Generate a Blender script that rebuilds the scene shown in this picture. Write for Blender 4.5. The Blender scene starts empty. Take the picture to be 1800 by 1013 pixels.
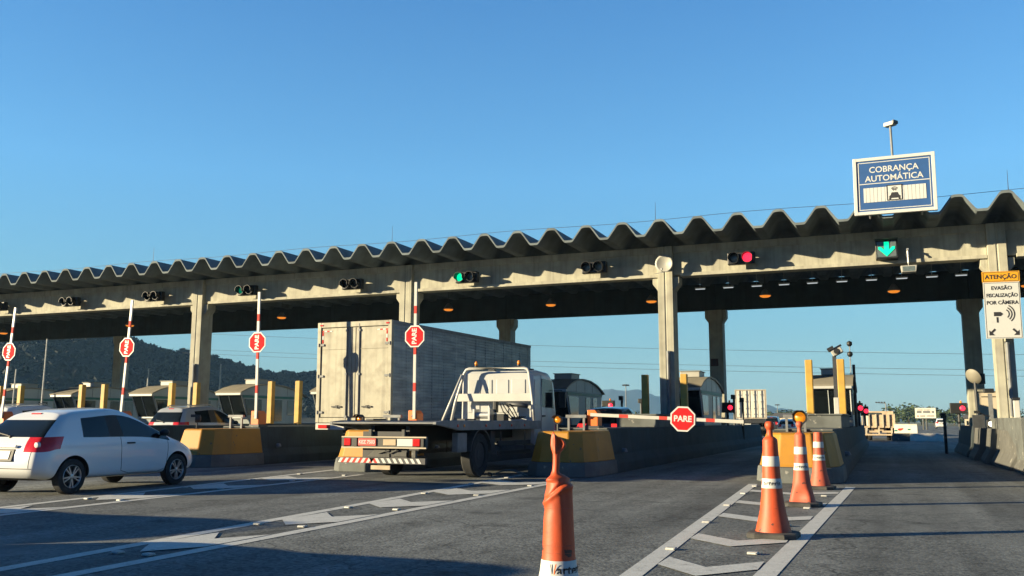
import bpy, bmesh, math, random
from mathutils import Vector, Matrix
from mathutils.bvhtree import BVHTree
R = math.radians
PI = math.pi
S = bpy.context.scene
C = S.collection
random.seed(7)

# ------------------------------------------------------------------ camera
F, PITCH, YAW, ROLL = 1579.66, 0.14648, 0.39051, 0.00219
cam_d = bpy.data.cameras.new('camera')
cam = bpy.data.objects.new('camera', cam_d)
C.objects.link(cam)
_f = Vector((-math.sin(YAW)*math.cos(PITCH), math.cos(YAW)*math.cos(PITCH), math.sin(PITCH)))
_r = Vector((math.cos(YAW), math.sin(YAW), 0))
_u = _r.cross(_f)
_r2 = math.cos(ROLL)*_r + math.sin(ROLL)*_u
_u2 = math.cos(ROLL)*_u - math.sin(ROLL)*_r
m4 = Matrix((_r2, _u2, -_f)).transposed().to_4x4()
m4.translation = Vector((0, 0, 1.2))
cam.matrix_world = m4
cam_d.sensor_width = 36
cam_d.lens = F/1800*36
cam_d.clip_start = 0.05
cam_d.clip_end = 20000
S.camera = cam

# ------------------------------------------------------------------ sun, sky, exposure
SUN_AZ, SUN_EL = 57.0, 11.5        # direction the light travels (clockwise from +Y), elevation
d = Vector((math.sin(R(SUN_AZ))*math.cos(R(SUN_EL)), math.cos(R(SUN_AZ))*math.cos(R(SUN_EL)), -math.sin(R(SUN_EL))))
sl = bpy.data.lights.new('sun', 'SUN')
sl.energy = 5.0
sl.angle = R(0.5)
sl.color = (1.0, 0.83, 0.53)
so = bpy.data.objects.new('sun', sl)
so.rotation_mode = 'QUATERNION'
so.rotation_quaternion = d.to_track_quat('-Z', 'Y')
so.location = -d*50
C.objects.link(so)
W = bpy.data.worlds.new('World')
S.world = W
W.use_nodes = True
nt = W.node_tree
sky = nt.nodes.new('ShaderNodeTexSky')
sky.sky_type = 'NISHITA'
sky.sun_disc = False
sky.sun_elevation = R(SUN_EL)
sky.sun_rotation = R(180 + SUN_AZ)
sky.altitude = 0
sky.air_density = 1.0
sky.dust_density = 0.0
sky.ozone_density = 7.0
bg = nt.nodes['Background']
bg.inputs['Strength'].default_value = 0.075
# soften the steep Nishita gradient, tint it, and let the unseen upper dome fall to a deep blue that darkens the shade
gm = nt.nodes.new('ShaderNodeGamma'); gm.inputs['Gamma'].default_value = .55
nt.links.new(sky.outputs[0], gm.inputs['Color'])
tc_ = nt.nodes.new('ShaderNodeTexCoord'); sx_ = nt.nodes.new('ShaderNodeSeparateXYZ')
nt.links.new(tc_.outputs['Generated'], sx_.inputs[0])
rmp = nt.nodes.new('ShaderNodeValToRGB')
nt.links.new(sx_.outputs['Z'], rmp.inputs['Fac'])
SKY_T = [(0.0, (1.25, 1.40, 1.20)), (.13, (1.35, 1.75, 1.62)), (.26, (1.35, 2.0, 2.2)), (.47, (.85, 1.5, 2.0)), (1.0, (.13, .33, .46))]
for i, (p, c) in enumerate(SKY_T):
    el_ = rmp.color_ramp.elements[i] if i < 2 else rmp.color_ramp.elements.new(p)
    el_.position = p; el_.color = (*[v*.4 for v in c], 1)
mm_ = nt.nodes.new('ShaderNodeVectorMath'); mm_.operation = 'MULTIPLY'
nt.links.new(gm.outputs[0], mm_.inputs[0]); nt.links.new(rmp.outputs[0], mm_.inputs[1])
m2_ = nt.nodes.new('ShaderNodeVectorMath'); m2_.operation = 'SCALE'; m2_.inputs['Scale'].default_value = 2.5
nt.links.new(mm_.outputs[0], m2_.inputs[0])
# unseen half of the dome behind the camera, dimmed and blued to deepen the shade
mr_ = nt.nodes.new('ShaderNodeMapRange'); mr_.inputs['From Min'].default_value = -.25; mr_.inputs['From Max'].default_value = .45
nt.links.new(sx_.outputs['Y'], mr_.inputs['Value'])
mx_ = nt.nodes.new('ShaderNodeMixRGB'); mx_.inputs['Color1'].default_value = (.13, .38, .62, 1); mx_.inputs['Color2'].default_value = (1, 1, 1, 1)
nt.links.new(mr_.outputs[0], mx_.inputs['Fac'])
m3_ = nt.nodes.new('ShaderNodeVectorMath'); m3_.operation = 'MULTIPLY'
nt.links.new(m2_.outputs[0], m3_.inputs[0]); nt.links.new(mx_.outputs[0], m3_.inputs[1])
nt.links.new(m3_.outputs[0], bg.inputs['Color'])
S.view_settings.view_transform = 'Standard'
S.view_settings.look = 'None'
S.view_settings.exposure = 1.45
S.view_settings.gamma = 1.0
S.cycles.max_bounces = 6
S.cycles.volume_bounces = 0

# ------------------------------------------------------------------ helpers
def hx(h):
    h = h.lstrip('#')
    o = []
    for i in (0, 2, 4):
        c = int(h[i:i+2], 16)/255
        o.append(c/12.92 if c <= .04045 else ((c+.055)/1.055)**2.4)
    return tuple(o)

def mat(name, col, rough=.6, metal=0., var=.12, scale=3., bump=0., bscale=30., spec=.5, streak=0., dirt_or_sheen=None, blotch_amt=0., blotch_scale=1.2, coat=0., flat=False, chips=None, chip_scale=6., chip_lo=.63):
    """procedural surface: base colour varied by two noises, optional vertical streaks, dirt blotches and bump"""
    m = bpy.data.materials.new(name)
    m.use_nodes = True
    n = m.node_tree.nodes
    l = m.node_tree.links
    b = n['Principled BSDF']
    b.inputs['Roughness'].default_value = rough
    b.inputs['Metallic'].default_value = metal
    b.inputs['Specular IOR Level'].default_value = spec
    if coat:
        b.inputs['Coat Weight'].default_value = coat
        b.inputs['Coat Roughness'].default_value = .06
    if isinstance(col, str):
        col = hx(col)
    tc = n.new('ShaderNodeTexCoord')
    nz = n.new('ShaderNodeTexNoise')
    nz.inputs['Scale'].default_value = scale
    nz.inputs['Detail'].default_value = 6
    l.new(tc.outputs['Object'], nz.inputs['Vector'])
    rp = n.new('ShaderNodeValToRGB')
    a = tuple(max(0, c*(1-var)) for c in col)
    z = tuple(min(1, c*(1+var)) for c in col)
    rp.color_ramp.elements[0].position = .3
    rp.color_ramp.elements[1].position = .7
    rp.color_ramp.elements[0].color = (*a, 1)
    rp.color_ramp.elements[1].color = (*z, 1)
    l.new(nz.outputs['Fac'], rp.inputs['Fac'])
    out = rp.outputs['Color']
    def blend(fac_out, colr):
        nonlocal out
        mx = n.new('ShaderNodeMixRGB')
        l.new(fac_out, mx.inputs['Fac'])
        l.new(out, mx.inputs['Color1'])
        mx.inputs['Color2'].default_value = (*colr, 1)
        out = mx.outputs['Color']
    def fac(vec, sc, lo, hi, amt, detail=5):
        q = n.new('ShaderNodeTexNoise')
        q.inputs['Scale'].default_value = sc
        q.inputs['Detail'].default_value = detail
        l.new(vec, q.inputs['Vector'])
        mr = n.new('ShaderNodeMapRange')
        mr.inputs['From Min'].default_value = lo
        mr.inputs['From Max'].default_value = hi
        mr.inputs['To Max'].default_value = amt
        l.new(q.outputs['Fac'], mr.inputs['Value'])
        return mr.outputs['Result']
    if dirt_or_sheen:
        dv = tc.outputs['Object']
        if flat:
            fm = n.new('ShaderNodeMapping'); fm.inputs['Scale'].default_value = (1, .45, 3.2); l.new(dv, fm.inputs['Vector']); dv = fm.outputs['Vector']
        blend(fac(dv, blotch_scale, .45, .7, blotch_amt, 8), hx(dirt_or_sheen) if isinstance(dirt_or_sheen, str) else dirt_or_sheen)
    if chips:
        blend(fac(tc.outputs['Object'], chip_scale, chip_lo, chip_lo+.035, 1., 9), chips)
    if streak:
        mp = n.new('ShaderNodeMapping')
        mp.inputs['Scale'].default_value = (9, 9, .35)
        l.new(tc.outputs['Object'], mp.inputs['Vector'])
        blend(fac(mp.outputs['Vector'], 1., .48, .75, streak), tuple(c*.35 for c in col))
    l.new(out, b.inputs['Base Color'])
    if bump:
        q = n.new('ShaderNodeTexNoise')
        q.inputs['Scale'].default_value = bscale
        q.inputs['Detail'].default_value = 4
        l.new(tc.outputs['Object'], q.inputs['Vector'])
        bp = n.new('ShaderNodeBump')
        bp.inputs['Strength'].default_value = bump
        bp.inputs['Distance'].default_value = .02
        l.new(q.outputs['Fac'], bp.inputs['Height'])
        l.new(bp.outputs['Normal'], b.inputs['Normal'])
    return m

def glow(name, col, strength):
    m = bpy.data.materials.new(name)
    m.use_nodes = True
    b = m.node_tree.nodes['Principled BSDF']
    if isinstance(col, str):
        col = hx(col)
    b.inputs['Base Color'].default_value = (*[c*.5 for c in col], 1)
    b.inputs['Emission Color'].default_value = (*col, 1)
    b.inputs['Emission Strength'].default_value = strength
    b.inputs['Roughness'].default_value = .4
    return m

class MB:
    def __init__(s):
        s.v = []; s.f = []; s.m = []
    def add(s, vs, fs, mi=0):
        o = len(s.v)
        s.v += [tuple(p) for p in vs]
        for q in fs:
            s.f.append([o+i for i in q]); s.m.append(mi)
        return s
    def box(s, x0, x1, y0, y1, z0, z1, mi=0, M=None):
        vs = [Vector((x, y, z)) for x in (x0, x1) for y in (y0, y1) for z in (z0, z1)]
        if M: vs = [M @ p for p in vs]
        return s.add(vs, [(0,1,3,2),(4,6,7,5),(0,4,5,1),(2,3,7,6),(0,2,6,4),(1,5,7,3)], mi)
    def prism(s, poly, axis, a, b, mi=0, M=None):
        """poly: 2d points; extruded along axis from a to b (axis x: poly=(y,z), y: (x,z), z: (x,y))"""
        def p3(q, t):
            if axis == 'x': return Vector((t, q[0], q[1]))
            if axis == 'y': return Vector((q[0], t, q[1]))
            return Vector((q[0], q[1], t))
        n = len(poly)
        vs = [p3(q, a) for q in poly]+[p3(q, b) for q in poly]
        if M: vs = [M @ p for p in vs]
        fs = [tuple(range(n))[::-1], tuple(range(n, 2*n))]+[(i, (i+1) % n, n+(i+1) % n, n+i) for i in range(n)]
        return s.add(vs, fs, mi)
    def ring_loft(s, rings, mi=0, cap=True, closed=True):
        n = len(rings[0]); vs = [p for r in rings for p in r]; fs = []
        for k in range(len(rings)-1):
            for i in range(n if closed else n-1):
                j = (i+1) % n
                fs.append((k*n+i, k*n+j, (k+1)*n+j, (k+1)*n+i))
        if cap:
            fs.append(tuple(range(n))[::-1]); fs.append(tuple(range((len(rings)-1)*n, len(rings)*n)))
        return s.add(vs, fs, mi)
    def tube(s, pts, r, seg=10, mi=0, cap=True):
        pts = [Vector(p) for p in pts]; rings = []
        rs = r if isinstance(r, (list, tuple)) else [r]*len(pts)
        t0 = (pts[1]-pts[0]).normalized()
        ref = Vector((0, 0, 1)) if abs(t0.z) < .9 else Vector((1, 0, 0))
        for i, p in enumerate(pts):
            t = (pts[min(i+1, len(pts)-1)]-pts[max(i-1, 0)]).normalized()
            a = (ref - t*ref.dot(t)).normalized(); b = t.cross(a)
            rings.append([p+(a*math.cos(k*2*PI/seg)+b*math.sin(k*2*PI/seg))*rs[i] for k in range(seg)])
        return s.ring_loft(rings, mi, cap)
    def lathe(s, prof, c=(0, 0, 0), seg=24, mi=0, M=None, cap=True):
        """prof: (r, z) list, about z through c"""
        c = Vector(c)
        rings = [[c+Vector((r*math.cos(k*2*PI/seg), r*math.sin(k*2*PI/seg), z)) for k in range(seg)] for r, z in prof]
        if M: rings = [[M @ p for p in q] for q in rings]
        return s.ring_loft(rings, mi, cap)
    def build(s, name, mats, parent=None, smooth=False, bevel=0., bseg=2, sub=0, auto=None):
        me = bpy.data.meshes.new(name)
        me.from_pydata(s.v, [], s.f)
        if not isinstance(mats, (list, tuple)): mats = [mats]
        for q in mats: me.materials.append(q)
        me.polygons.foreach_set('material_index', s.m)
        bm = bmesh.new(); bm.from_mesh(me)
        bmesh.ops.recalc_face_normals(bm, faces=bm.faces[:])
        bm.to_mesh(me); bm.free()
        o = bpy.data.objects.new(name, me)
        C.objects.link(o)
        if parent: o.parent = parent
        if smooth:
            for p in me.polygons: p.use_smooth = True
            if auto is not None:
                me.set_sharp_from_angle(angle=R(auto))
        if bevel:
            b = o.modifiers.new('bevel', 'BEVEL'); b.width = bevel; b.segments = bseg; b.limit_method = 'ANGLE'; b.angle_limit = R(35)
            b.harden_normals = False
        if sub:
            b = o.modifiers.new('sub', 'SUBSURF'); b.levels = sub; b.render_levels = sub
        return o

def tag(o, label=None, cat=None, group=None, kind=None):
    if label: o['label'] = label
    if cat: o['category'] = cat
    if group: o['group'] = group
    if kind: o['kind'] = kind
    return o

def empty(name, loc, rz=0., label=None, cat=None, group=None):
    o = bpy.data.objects.new(name, None)
    o.empty_display_size = .2
    o.location = loc
    o.rotation_euler = (0, 0, rz)
    C.objects.link(o)
    return tag(o, label, cat, group)

def copy_tree(o, parent=None):
    c = o.copy()
    C.objects.link(c)
    if parent: c.parent = parent
    for ch in list(o.children): copy_tree(ch, c)
    return c

def text(name, body, size, mw, m, parent=None, bold=.0, depth=.004, align='CENTER', sx=1.):
    """lettering as mesh; mw places the text plane (x right, y up) in the parent's space"""
    cu = bpy.data.curves.new(name, 'FONT')
    cu.body = body; cu.size = size; cu.align_x = align; cu.align_y = 'CENTER'
    cu.extrude = depth; cu.offset = bold; cu.resolution_u = 3
    to = bpy.data.objects.new(name, cu)
    C.objects.link(to)
    dg = bpy.context.evaluated_depsgraph_get()
    me = bpy.data.meshes.new_from_object(to.evaluated_get(dg))
    bpy.data.objects.remove(to)
    me.transform(mw @ Matrix.Diagonal((sx, 1, 1, 1)))
    me.materials.clear(); me.materials.append(m)
    o = bpy.data.objects.new(name, me)
    C.objects.link(o)
    if parent: o.parent = parent
    return o

def face_mat(x, y, z, rz=0., ry=0.):
    """text plane facing -Y, standing upright; ry turns it in its own plane"""
    return Matrix.Translation((x, y, z)) @ Matrix.Rotation(rz, 4, 'Z') @ Matrix.Rotation(R(90), 4, 'X') @ Matrix.Rotation(ry, 4, 'Z')

ORD = ['first', 'second', 'third', 'fourth', 'fifth', 'sixth', 'seventh', 'eighth', 'ninth', 'tenth', 'eleventh', 'twelfth']

# ------------------------------------------------------------------ materials
M = {}
def build_asphalt():
    m = bpy.data.materials.new('asphalt'); m.use_nodes = True
    n = m.node_tree.nodes; l = m.node_tree.links; b = n['Principled BSDF']
    tc = n.new('ShaderNodeTexCoord')
    b.inputs['Roughness'].default_value = .85
    b.inputs['Specular IOR Level'].default_value = .3
    def noise(sc, det=4, vec=None, rough=.6):
        q = n.new('ShaderNodeTexNoise'); q.inputs['Scale'].default_value = sc; q.inputs['Detail'].default_value = det; q.inputs['Roughness'].default_value = rough
        l.new(vec or tc.outputs['Object'], q.inputs['Vector']); return q.outputs['Fac']
    def rng(v, a, c, lo, hi):
        q = n.new('ShaderNodeMapRange'); q.inputs['From Min'].default_value = a; q.inputs['From Max'].default_value = c
        q.inputs['To Min'].default_value = lo; q.inputs['To Max'].default_value = hi; l.new(v, q.inputs['Value']); return q.outputs['Result']
    def mul(a, c, op='MULTIPLY'):
        q = n.new('ShaderNodeMath'); q.operation = op
        l.new(a, q.inputs[0])
        if isinstance(c, (int, float)): q.inputs[1].default_value = c
        else: l.new(c, q.inputs[1])
        return q.outputs[0]
    vo = n.new('ShaderNodeTexVoronoi'); vo.inputs['Scale'].default_value = 32
    l.new(tc.outputs['Object'], vo.inputs['Vector'])
    sep = n.new('ShaderNodeSeparateColor'); l.new(vo.outputs['Color'], sep.inputs[0])
    stone = rng(sep.outputs[0], .0, 1., .58, 1.5)
    fine = rng(noise(140, 2), .3, .7, .75, 1.25)
    big = rng(noise(.28, 6), .32, .68, .72, 1.28)
    mid = rng(noise(2.2, 6), .3, .7, .86, 1.14)
    # polished wheel tracks along the lanes
    mp = n.new('ShaderNodeMapping'); mp.inputs['Scale'].default_value = (1.1, .05, 1)
    l.new(tc.outputs['Object'], mp.inputs['Vector'])
    trk = rng(noise(1., 3, mp.outputs['Vector']), .35, .65, .62, 1.28)
    # patched / worn areas lose the coarse aggregate
    worn = rng(noise(.55, 4), .46, .66, 0, .8)
    mixs = n.new('ShaderNodeMix'); l.new(worn, mixs.inputs['Factor']); l.new(stone, mixs.inputs[2]); mixs.inputs[3].default_value = 1.0
    v = mul(mul(mul(mul(mixs.outputs[0], fine), big), mid), trk)
    # oil stains
    oil = rng(noise(1.3, 6), .56, .70, 1, .5)
    v = mul(v, oil)
    # cracks
    vc = n.new('ShaderNodeTexVoronoi'); vc.feature = 'DISTANCE_TO_EDGE'; vc.inputs['Scale'].default_value = .23
    wv = n.new('ShaderNodeVectorMath'); wv.operation = 'ADD'
    nn = n.new('ShaderNodeTexNoise'); nn.inputs['Scale'].default_value = 1.5; nn.inputs['Detail'].default_value = 5
    l.new(tc.outputs['Object'], nn.inputs['Vector']); l.new(tc.outputs['Object'], wv.inputs[0])
    sc = n.new('ShaderNodeVectorMath'); sc.operation = 'SCALE'; sc.inputs['Scale'].default_value = 1.2
    l.new(nn.outputs['Color'], sc.inputs[0]); l.new(sc.outputs[0], wv.inputs[1]); l.new(wv.outputs[0], vc.inputs['Vector'])
    ck = rng(vc.outputs['Distance'], .001, .006, .5, 1)
    v = mul(v, ck)
    cr = n.new('ShaderNodeMix'); cr.data_type = 'RGBA'; cr.blend_type = 'MULTIPLY'; cr.inputs['Factor'].default_value = 1
    cr.inputs[6].default_value = (.120, .129, .126, 1)
    cb = n.new('ShaderNodeCombineColor')
    for i in range(3): l.new(v, cb.inputs[i])
    l.new(cb.outputs[0], cr.inputs[7]); l.new(cr.outputs[2], b.inputs['Base Color'])
    bp = n.new('ShaderNodeBump'); bp.inputs['Strength'].default_value = .35; bp.inputs['Distance'].default_value = .012
    hh = mul(rng(vo.outputs['Distance'], 0, .6, 1, 0), noise(90, 2))
    l.new(hh, bp.inputs['Height']); l.new(bp.outputs['Normal'], b.inputs['Normal'])
    return m
M['asphalt'] = build_asphalt()

def build_paint():
    m = bpy.data.materials.new('worn_road_paint'); m.use_nodes = True
    n = m.node_tree.nodes; l = m.node_tree.links; b = n['Principled BSDF']
    b.inputs['Roughness'].default_value = .7
    tc = n.new('ShaderNodeTexCoord')
    a = n.new('ShaderNodeTexNoise'); a.inputs['Scale'].default_value = 7; a.inputs['Detail'].default_value = 10; a.inputs['Roughness'].default_value = .72
    l.new(tc.outputs['Object'], a.inputs['Vector'])
    r = n.new('ShaderNodeValToRGB')
    r.color_ramp.elements[0].position = .30; r.color_ramp.elements[0].color = (.13, .125, .115, 1)
    r.color_ramp.elements[1].position = .40; r.color_ramp.elements[1].color = (.62, .63, .59, 1)
    e = r.color_ramp.elements.new(.75); e.color = (.80, .81, .76, 1)
    l.new(a.outputs['Fac'], r.inputs['Fac'])
    q = n.new('ShaderNodeTexNoise'); q.inputs['Scale'].default_value = 60
    l.new(tc.outputs['Object'], q.inputs['Vector'])
    mx = n.new('ShaderNodeMixRGB'); mx.blend_type = 'MULTIPLY'; mx.inputs['Fac'].default_value = .5
    l.new(r.outputs['Color'], mx.inputs['Color1']); l.new(q.outputs['Fac'], mx.inputs['Color2'])
    l.new(mx.outputs['Color'], b.inputs['Base Color'])
    return m
M['paint'] = build_paint()
M['concrete'] = mat('weathered_concrete', (.37, .36, .285), .85, var=.14, scale=2.5, bump=.25, bscale=45, streak=.45, dirt_or_sheen=(.22, .20, .17), blotch_amt=.55, blotch_scale=1.6)
M['roofcon'] = mat('roof_concrete', (.14, .17, .18), .9, var=.2, scale=1.8, bump=.2, bscale=40, dirt_or_sheen=(.06, .07, .075), blotch_amt=.6, blotch_scale=1.1)  # shade under the canopy is put into this dark blue-grey tone
M['dark_con'] = mat('shade_toned_concrete', (.028, .042, .048), .9, var=.25, scale=2.2, bump=.3, bscale=35, streak=.4, dirt_or_sheen=(.06, .06, .056), blotch_amt=.4)  # near-black base colour stands in for shade on rear girder and island walls
M['grey_con'] = mat('grey_painted_concrete', (.11, .12, .115), .85, var=.2, scale=3, bump=.25, bscale=40, dirt_or_sheen=(.05, .05, .047), blotch_amt=.6, blotch_scale=1.6, chips=(.24, .235, .21), chip_scale=7, chip_lo=.65)
M['jersey'] = mat('barrier_concrete', (.105, .105, .096), .9, var=.2, scale=3, bump=.25, bscale=40, streak=.35, dirt_or_sheen=(.06, .06, .055), blotch_amt=.6, chips=(.26, .25, .22), chip_scale=6, chip_lo=.66)
M['yellow'] = mat('yellow_island_paint', (.37, .168, .008), .6, var=.1, scale=3, bump=.08, bscale=25, dirt_or_sheen=(.24, .12, .02), blotch_amt=.4, blotch_scale=2.6, chips=(.10, .075, .045), chip_scale=6, chip_lo=.66)
M['post_yellow'] = mat('yellow_post_paint', (.50, .30, .045), .6, var=.14, scale=6, dirt_or_sheen=(.2, .14, .05), blotch_amt=.5, blotch_scale=3)
M['orange'] = mat('orange_gate_paint', (.68, .145, .018), .45, var=.08, scale=6, dirt_or_sheen=(.4, .12, .04), blotch_amt=.3, blotch_scale=5)
M['cone'] = mat('orange_cone_plastic', (.50, .070, .016), .55, var=.1, scale=5, bump=.1, bscale=14, dirt_or_sheen=(.25, .05, .02), blotch_amt=.5, blotch_scale=7, chips=(.09, .035, .02), chip_scale=11, chip_lo=.64)
M['cone_old'] = mat('faded_cone_plastic', (.46, .085, .038), .6, var=.1, scale=5, bump=.1, bscale=14, dirt_or_sheen=(.22, .06, .035), blotch_amt=.6, blotch_scale=7, chips=(.09, .04, .03), chip_scale=10, chip_lo=.62)
M['rubber'] = mat('black_rubber', (.035, .034, .032), .8, var=.3, scale=8, dirt_or_sheen=(.12, .11, .09), blotch_amt=.4, blotch_scale=5)
M['tyre'] = mat('tyre_rubber', (.016, .017, .018), .9, var=.3, scale=10, dirt_or_sheen=(.045, .043, .04), blotch_amt=.4, blotch_scale=6)
M['white'] = mat('white_paint', (.44, .44, .41), .4, var=.05, scale=4, dirt_or_sheen=(.5, .47, .4), blotch_amt=.3, blotch_scale=3)
M['reflect'] = mat('white_sheeting', (.50, .51, .49), .45, var=.05, scale=9, dirt_or_sheen=(.45, .43, .4), blotch_amt=.3, blotch_scale=9)
M['red'] = mat('red_sheeting', (.46, .012, .016), .8, spec=.15, var=.08, scale=8)
M['red_fade'] = mat('faded_red_sheeting', (.46, .045, .035), .7, spec=.2, var=.08, scale=8)
M['blue'] = mat('blue_sign_sheeting', (.02, .075, .22), .5, var=.06, scale=4)
M['amber_sign'] = mat('amber_sign_sheeting', (.60, .29, .008), .5, var=.05, scale=6)
M['black'] = mat('black_plastic', (.012, .013, .014), .5, var=.3, scale=9)
M['ink'] = mat('black_lettering', (.018, .018, .02), .6, var=.1)
M['steel'] = mat('galvanised_steel', (.40, .41, .41), .45, .6, var=.15, scale=12)
M['grey_steel'] = mat('grey_painted_steel', (.17, .18, .185), .55, var=.15, scale=6, dirt_or_sheen=(.06, .06, .06), blotch_amt=.5, blotch_scale=4)
M['dark_steel'] = mat('dark_painted_steel', (.035, .038, .042), .55, var=.25, scale=6)
M['dish'] = mat('dish_enamel', (.34, .335, .30), .5, var=.06, scale=5, dirt_or_sheen=(.3, .28, .24), blotch_amt=.4, blotch_scale=6)
M['column_red'] = mat('dull_red_plate', (.075, .022, .018), .7, var=.2)
M['mirror_back'] = mat('beige_mirror_back', (.20, .185, .145), .6, var=.1)
M['alu'] = mat('dirty_aluminium', (.335, .32, .25), .6, .1, var=.10, scale=2.5, bump=.1, bscale=12, streak=.45, dirt_or_sheen=(.17, .15, .11), blotch_amt=.7, blotch_scale=2.6)
M['alu_side'] = mat('dirty_sheen_aluminium', (.25, .285, .30), .5, .25, var=.22, scale=2, bump=.12, bscale=14, streak=.3, dirt_or_sheen=(.50, .53, .53), blotch_amt=.6, blotch_scale=2.0, flat=True)  # pale level blotches paint in streaky reflections; the dark streaks are grime
M['car_white'] = mat('white_car_paint', (.66, .68, .68), .25, var=.02, scale=2, coat=.6, dirt_or_sheen=(.62, .6, .56), blotch_amt=.2, blotch_scale=2)
M['car_silver'] = mat('silver_car_paint', (.36, .385, .40), .3, .15, var=.04, scale=2, coat=.6)
M['car_dark'] = mat('dark_car_paint', (.03, .034, .04), .25, var=.05, scale=2, coat=.7)
M['cab_white'] = mat('white_cab_paint', (.42, .43, .42), .35, var=.05, scale=2, coat=.3, dirt_or_sheen=(.3, .28, .24), blotch_amt=.3, blotch_scale=1.6)
M['glass'] = mat('tinted_glass', (.008, .012, .014), .08, var=.15, scale=2, spec=.35)
M['booth_glass'] = mat('booth_glass', (.008, .011, .013), .1, var=.15, scale=2, spec=.5)
M['trim'] = mat('black_trim', (.015, .015, .016), .6, var=.2)
M['seam'] = mat('seam_shadow_gap', (.03, .03, .032), .8, var=.1)
M['rim'] = mat('alloy_rim', (.50, .51, .50), .35, .7, var=.08, scale=10, dirt_or_sheen=(.2, .19, .17), blotch_amt=.4, blotch_scale=8)
M['lens_red'] = mat('red_lamp_lens', (.50, .015, .015), .2, var=.15, scale=20, coat=.5)
M['lens_clear'] = mat('clear_lamp_lens', (.55, .53, .5), .2, var=.15, scale=25, coat=.5)
M['lens_amber'] = mat('amber_lamp_lens', (.75, .24, .02), .25, var=.1, scale=20, coat=.4)
M['lens_dark'] = mat('unlit_signal_lens', (.10, .125, .125), .25, var=.2, scale=12, coat=.4)
M['plate'] = mat('number_plate', (.60, .57, .52), .5, var=.12, scale=16)
M['plate_red'] = mat('red_number_plate', (.50, .06, .045), .5, var=.12, scale=16)
M['booth'] = mat('grey_booth_panel', (.40, .43, .42), .5, var=.06, scale=3, dirt_or_sheen=(.25, .26, .25), blotch_amt=.35)
M['booth_roof'] = mat('booth_roof_sheet', (.27, .245, .19), .7, var=.1, scale=3, dirt_or_sheen=(.16, .15, .12), blotch_amt=.4)
M['booth_green'] = mat('green_booth_band', (.03, .15, .11), .5, var=.1)
M['beige'] = mat('beige_plaster', (.46, .40, .30), .85, var=.08, scale=3, dirt_or_sheen=(.3, .26, .2), blotch_amt=.3)
M['wood'] = mat('wood_slats', (.46, .36, .24), .8, var=.2, scale=5, dirt_or_sheen=(.25, .18, .12), blotch_amt=.4)
M['cont_white'] = mat('white_container_paint', (.72, .68, .56), .6, var=.08, scale=3, dirt_or_sheen=(.38, .32, .22), blotch_amt=.35, blotch_scale=2.5)
M['skin'] = mat('skin', (.32, .17, .11), .6, var=.05)
M['cloth'] = mat('dark_cloth', (.05, .06, .09), .9, var=.2, scale=10)
M['stud_white'] = mat('white_stud', (.38, .38, .355), .5, var=.1, scale=30)
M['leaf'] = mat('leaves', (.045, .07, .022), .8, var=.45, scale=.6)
M['leaf_dark'] = mat('shaded_forest_leaves', (.002, .010, .013), .85, var=.5, scale=.07)  # shadow lying on the hill is put into this near-black leaf colour
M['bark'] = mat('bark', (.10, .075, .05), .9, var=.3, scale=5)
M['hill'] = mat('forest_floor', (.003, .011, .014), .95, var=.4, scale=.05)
M['field'] = mat('dry_roadside_grass', (.12, .12, .055), .95, var=.3, scale=.2)
M['sig_red'] = glow('red_signal_light', (1.0, .02, .05), 1.0)
M['sig_green'] = glow('green_signal_light', (.0, .95, .42), .42)
M['sig_green_dim'] = glow('weak_green_signal_light', (.0, .5, .25), .10)
M['amber_glow'] = glow('amber_signal_light', (1.0, .30, .01), .25)
M['lamp_glow'] = glow('sodium_lamp_light', (1.0, .30, .03), .32)
M['tube_glow'] = glow('fluorescent_light', (.85, .93, .95), .2)
M['tail_glow'] = glow('tail_light', (1.0, .04, .03), .55)
M['white_lamp'] = glow('white_lamp_light', (1.0, .93, .75), .6)


# ------------------------------------------------------------------ ground, road, markings
def sheet(name, poly, z, m, kind='structure'):
    b = MB(); b.add([(x, y, z) for x, y in poly], [tuple(range(len(poly)))])
    o = b.build(name, m)
    if o.data.polygons[0].normal.z < 0: o.data.flip_normals()
    return tag(o, kind=kind)
sheet('ground', [(-4000, -200), (4000, -200), (4000, 6000), (-4000, 6000)], -.012, M['field'])
sheet('road', [(-75, -40), (40, -40), (40, 260), (-75, 260)], 0, M['asphalt'])

def strip(b, x0, y0, x1, y1, w, z=.004):
    a, c = Vector((x0, y0, z)), Vector((x1, y1, z))
    t = (c-a).normalized(); n = Vector((t.y, -t.x, 0))*w/2
    b.add([a-n, a+n, c+n, c-n], [(0, 1, 2, 3)])
def chevron(b, l, v, r, th, z=.008):
    """bar from left line to vertex (nearest the camera) to right line, th deep along the road"""
    p = [Vector((*q, z)) for q in (l, v, r)]
    dn = Vector((0, th, 0))
    vs = p+[q+dn for q in p]
    b.add(vs, [(0, 1, 4, 3), (1, 2, 5, 4)])
def gore(name, left, right, bars, w=.17):
    b = MB()
    strip(b, *left, w); strip(b, *right, w)
    def at(ln, y):
        x0, y0, x1, y1 = ln
        return x0+(x1-x0)*(y-y0)/(y1-y0)
    for yv, th in bars:
        l = at(left, yv+.5)+w/2+.01; r = at(right, yv+.5)-w/2-.01
        mid = (l+r)/2
        chevron(b, (l, yv+.45), (mid, yv), (r, yv+.5), th)
    return tag(b.build(name, M['paint']), kind='structure')
gore('road_marking', (-1.78, 4.4, -2.42, 18.1), (-1.02, 4.4, -.66, 18.0), [(5.3, .5), (7.25, .46), (9.05, .45), (11.35, .45), (13.4, .42), (15.7, .4)])
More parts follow.
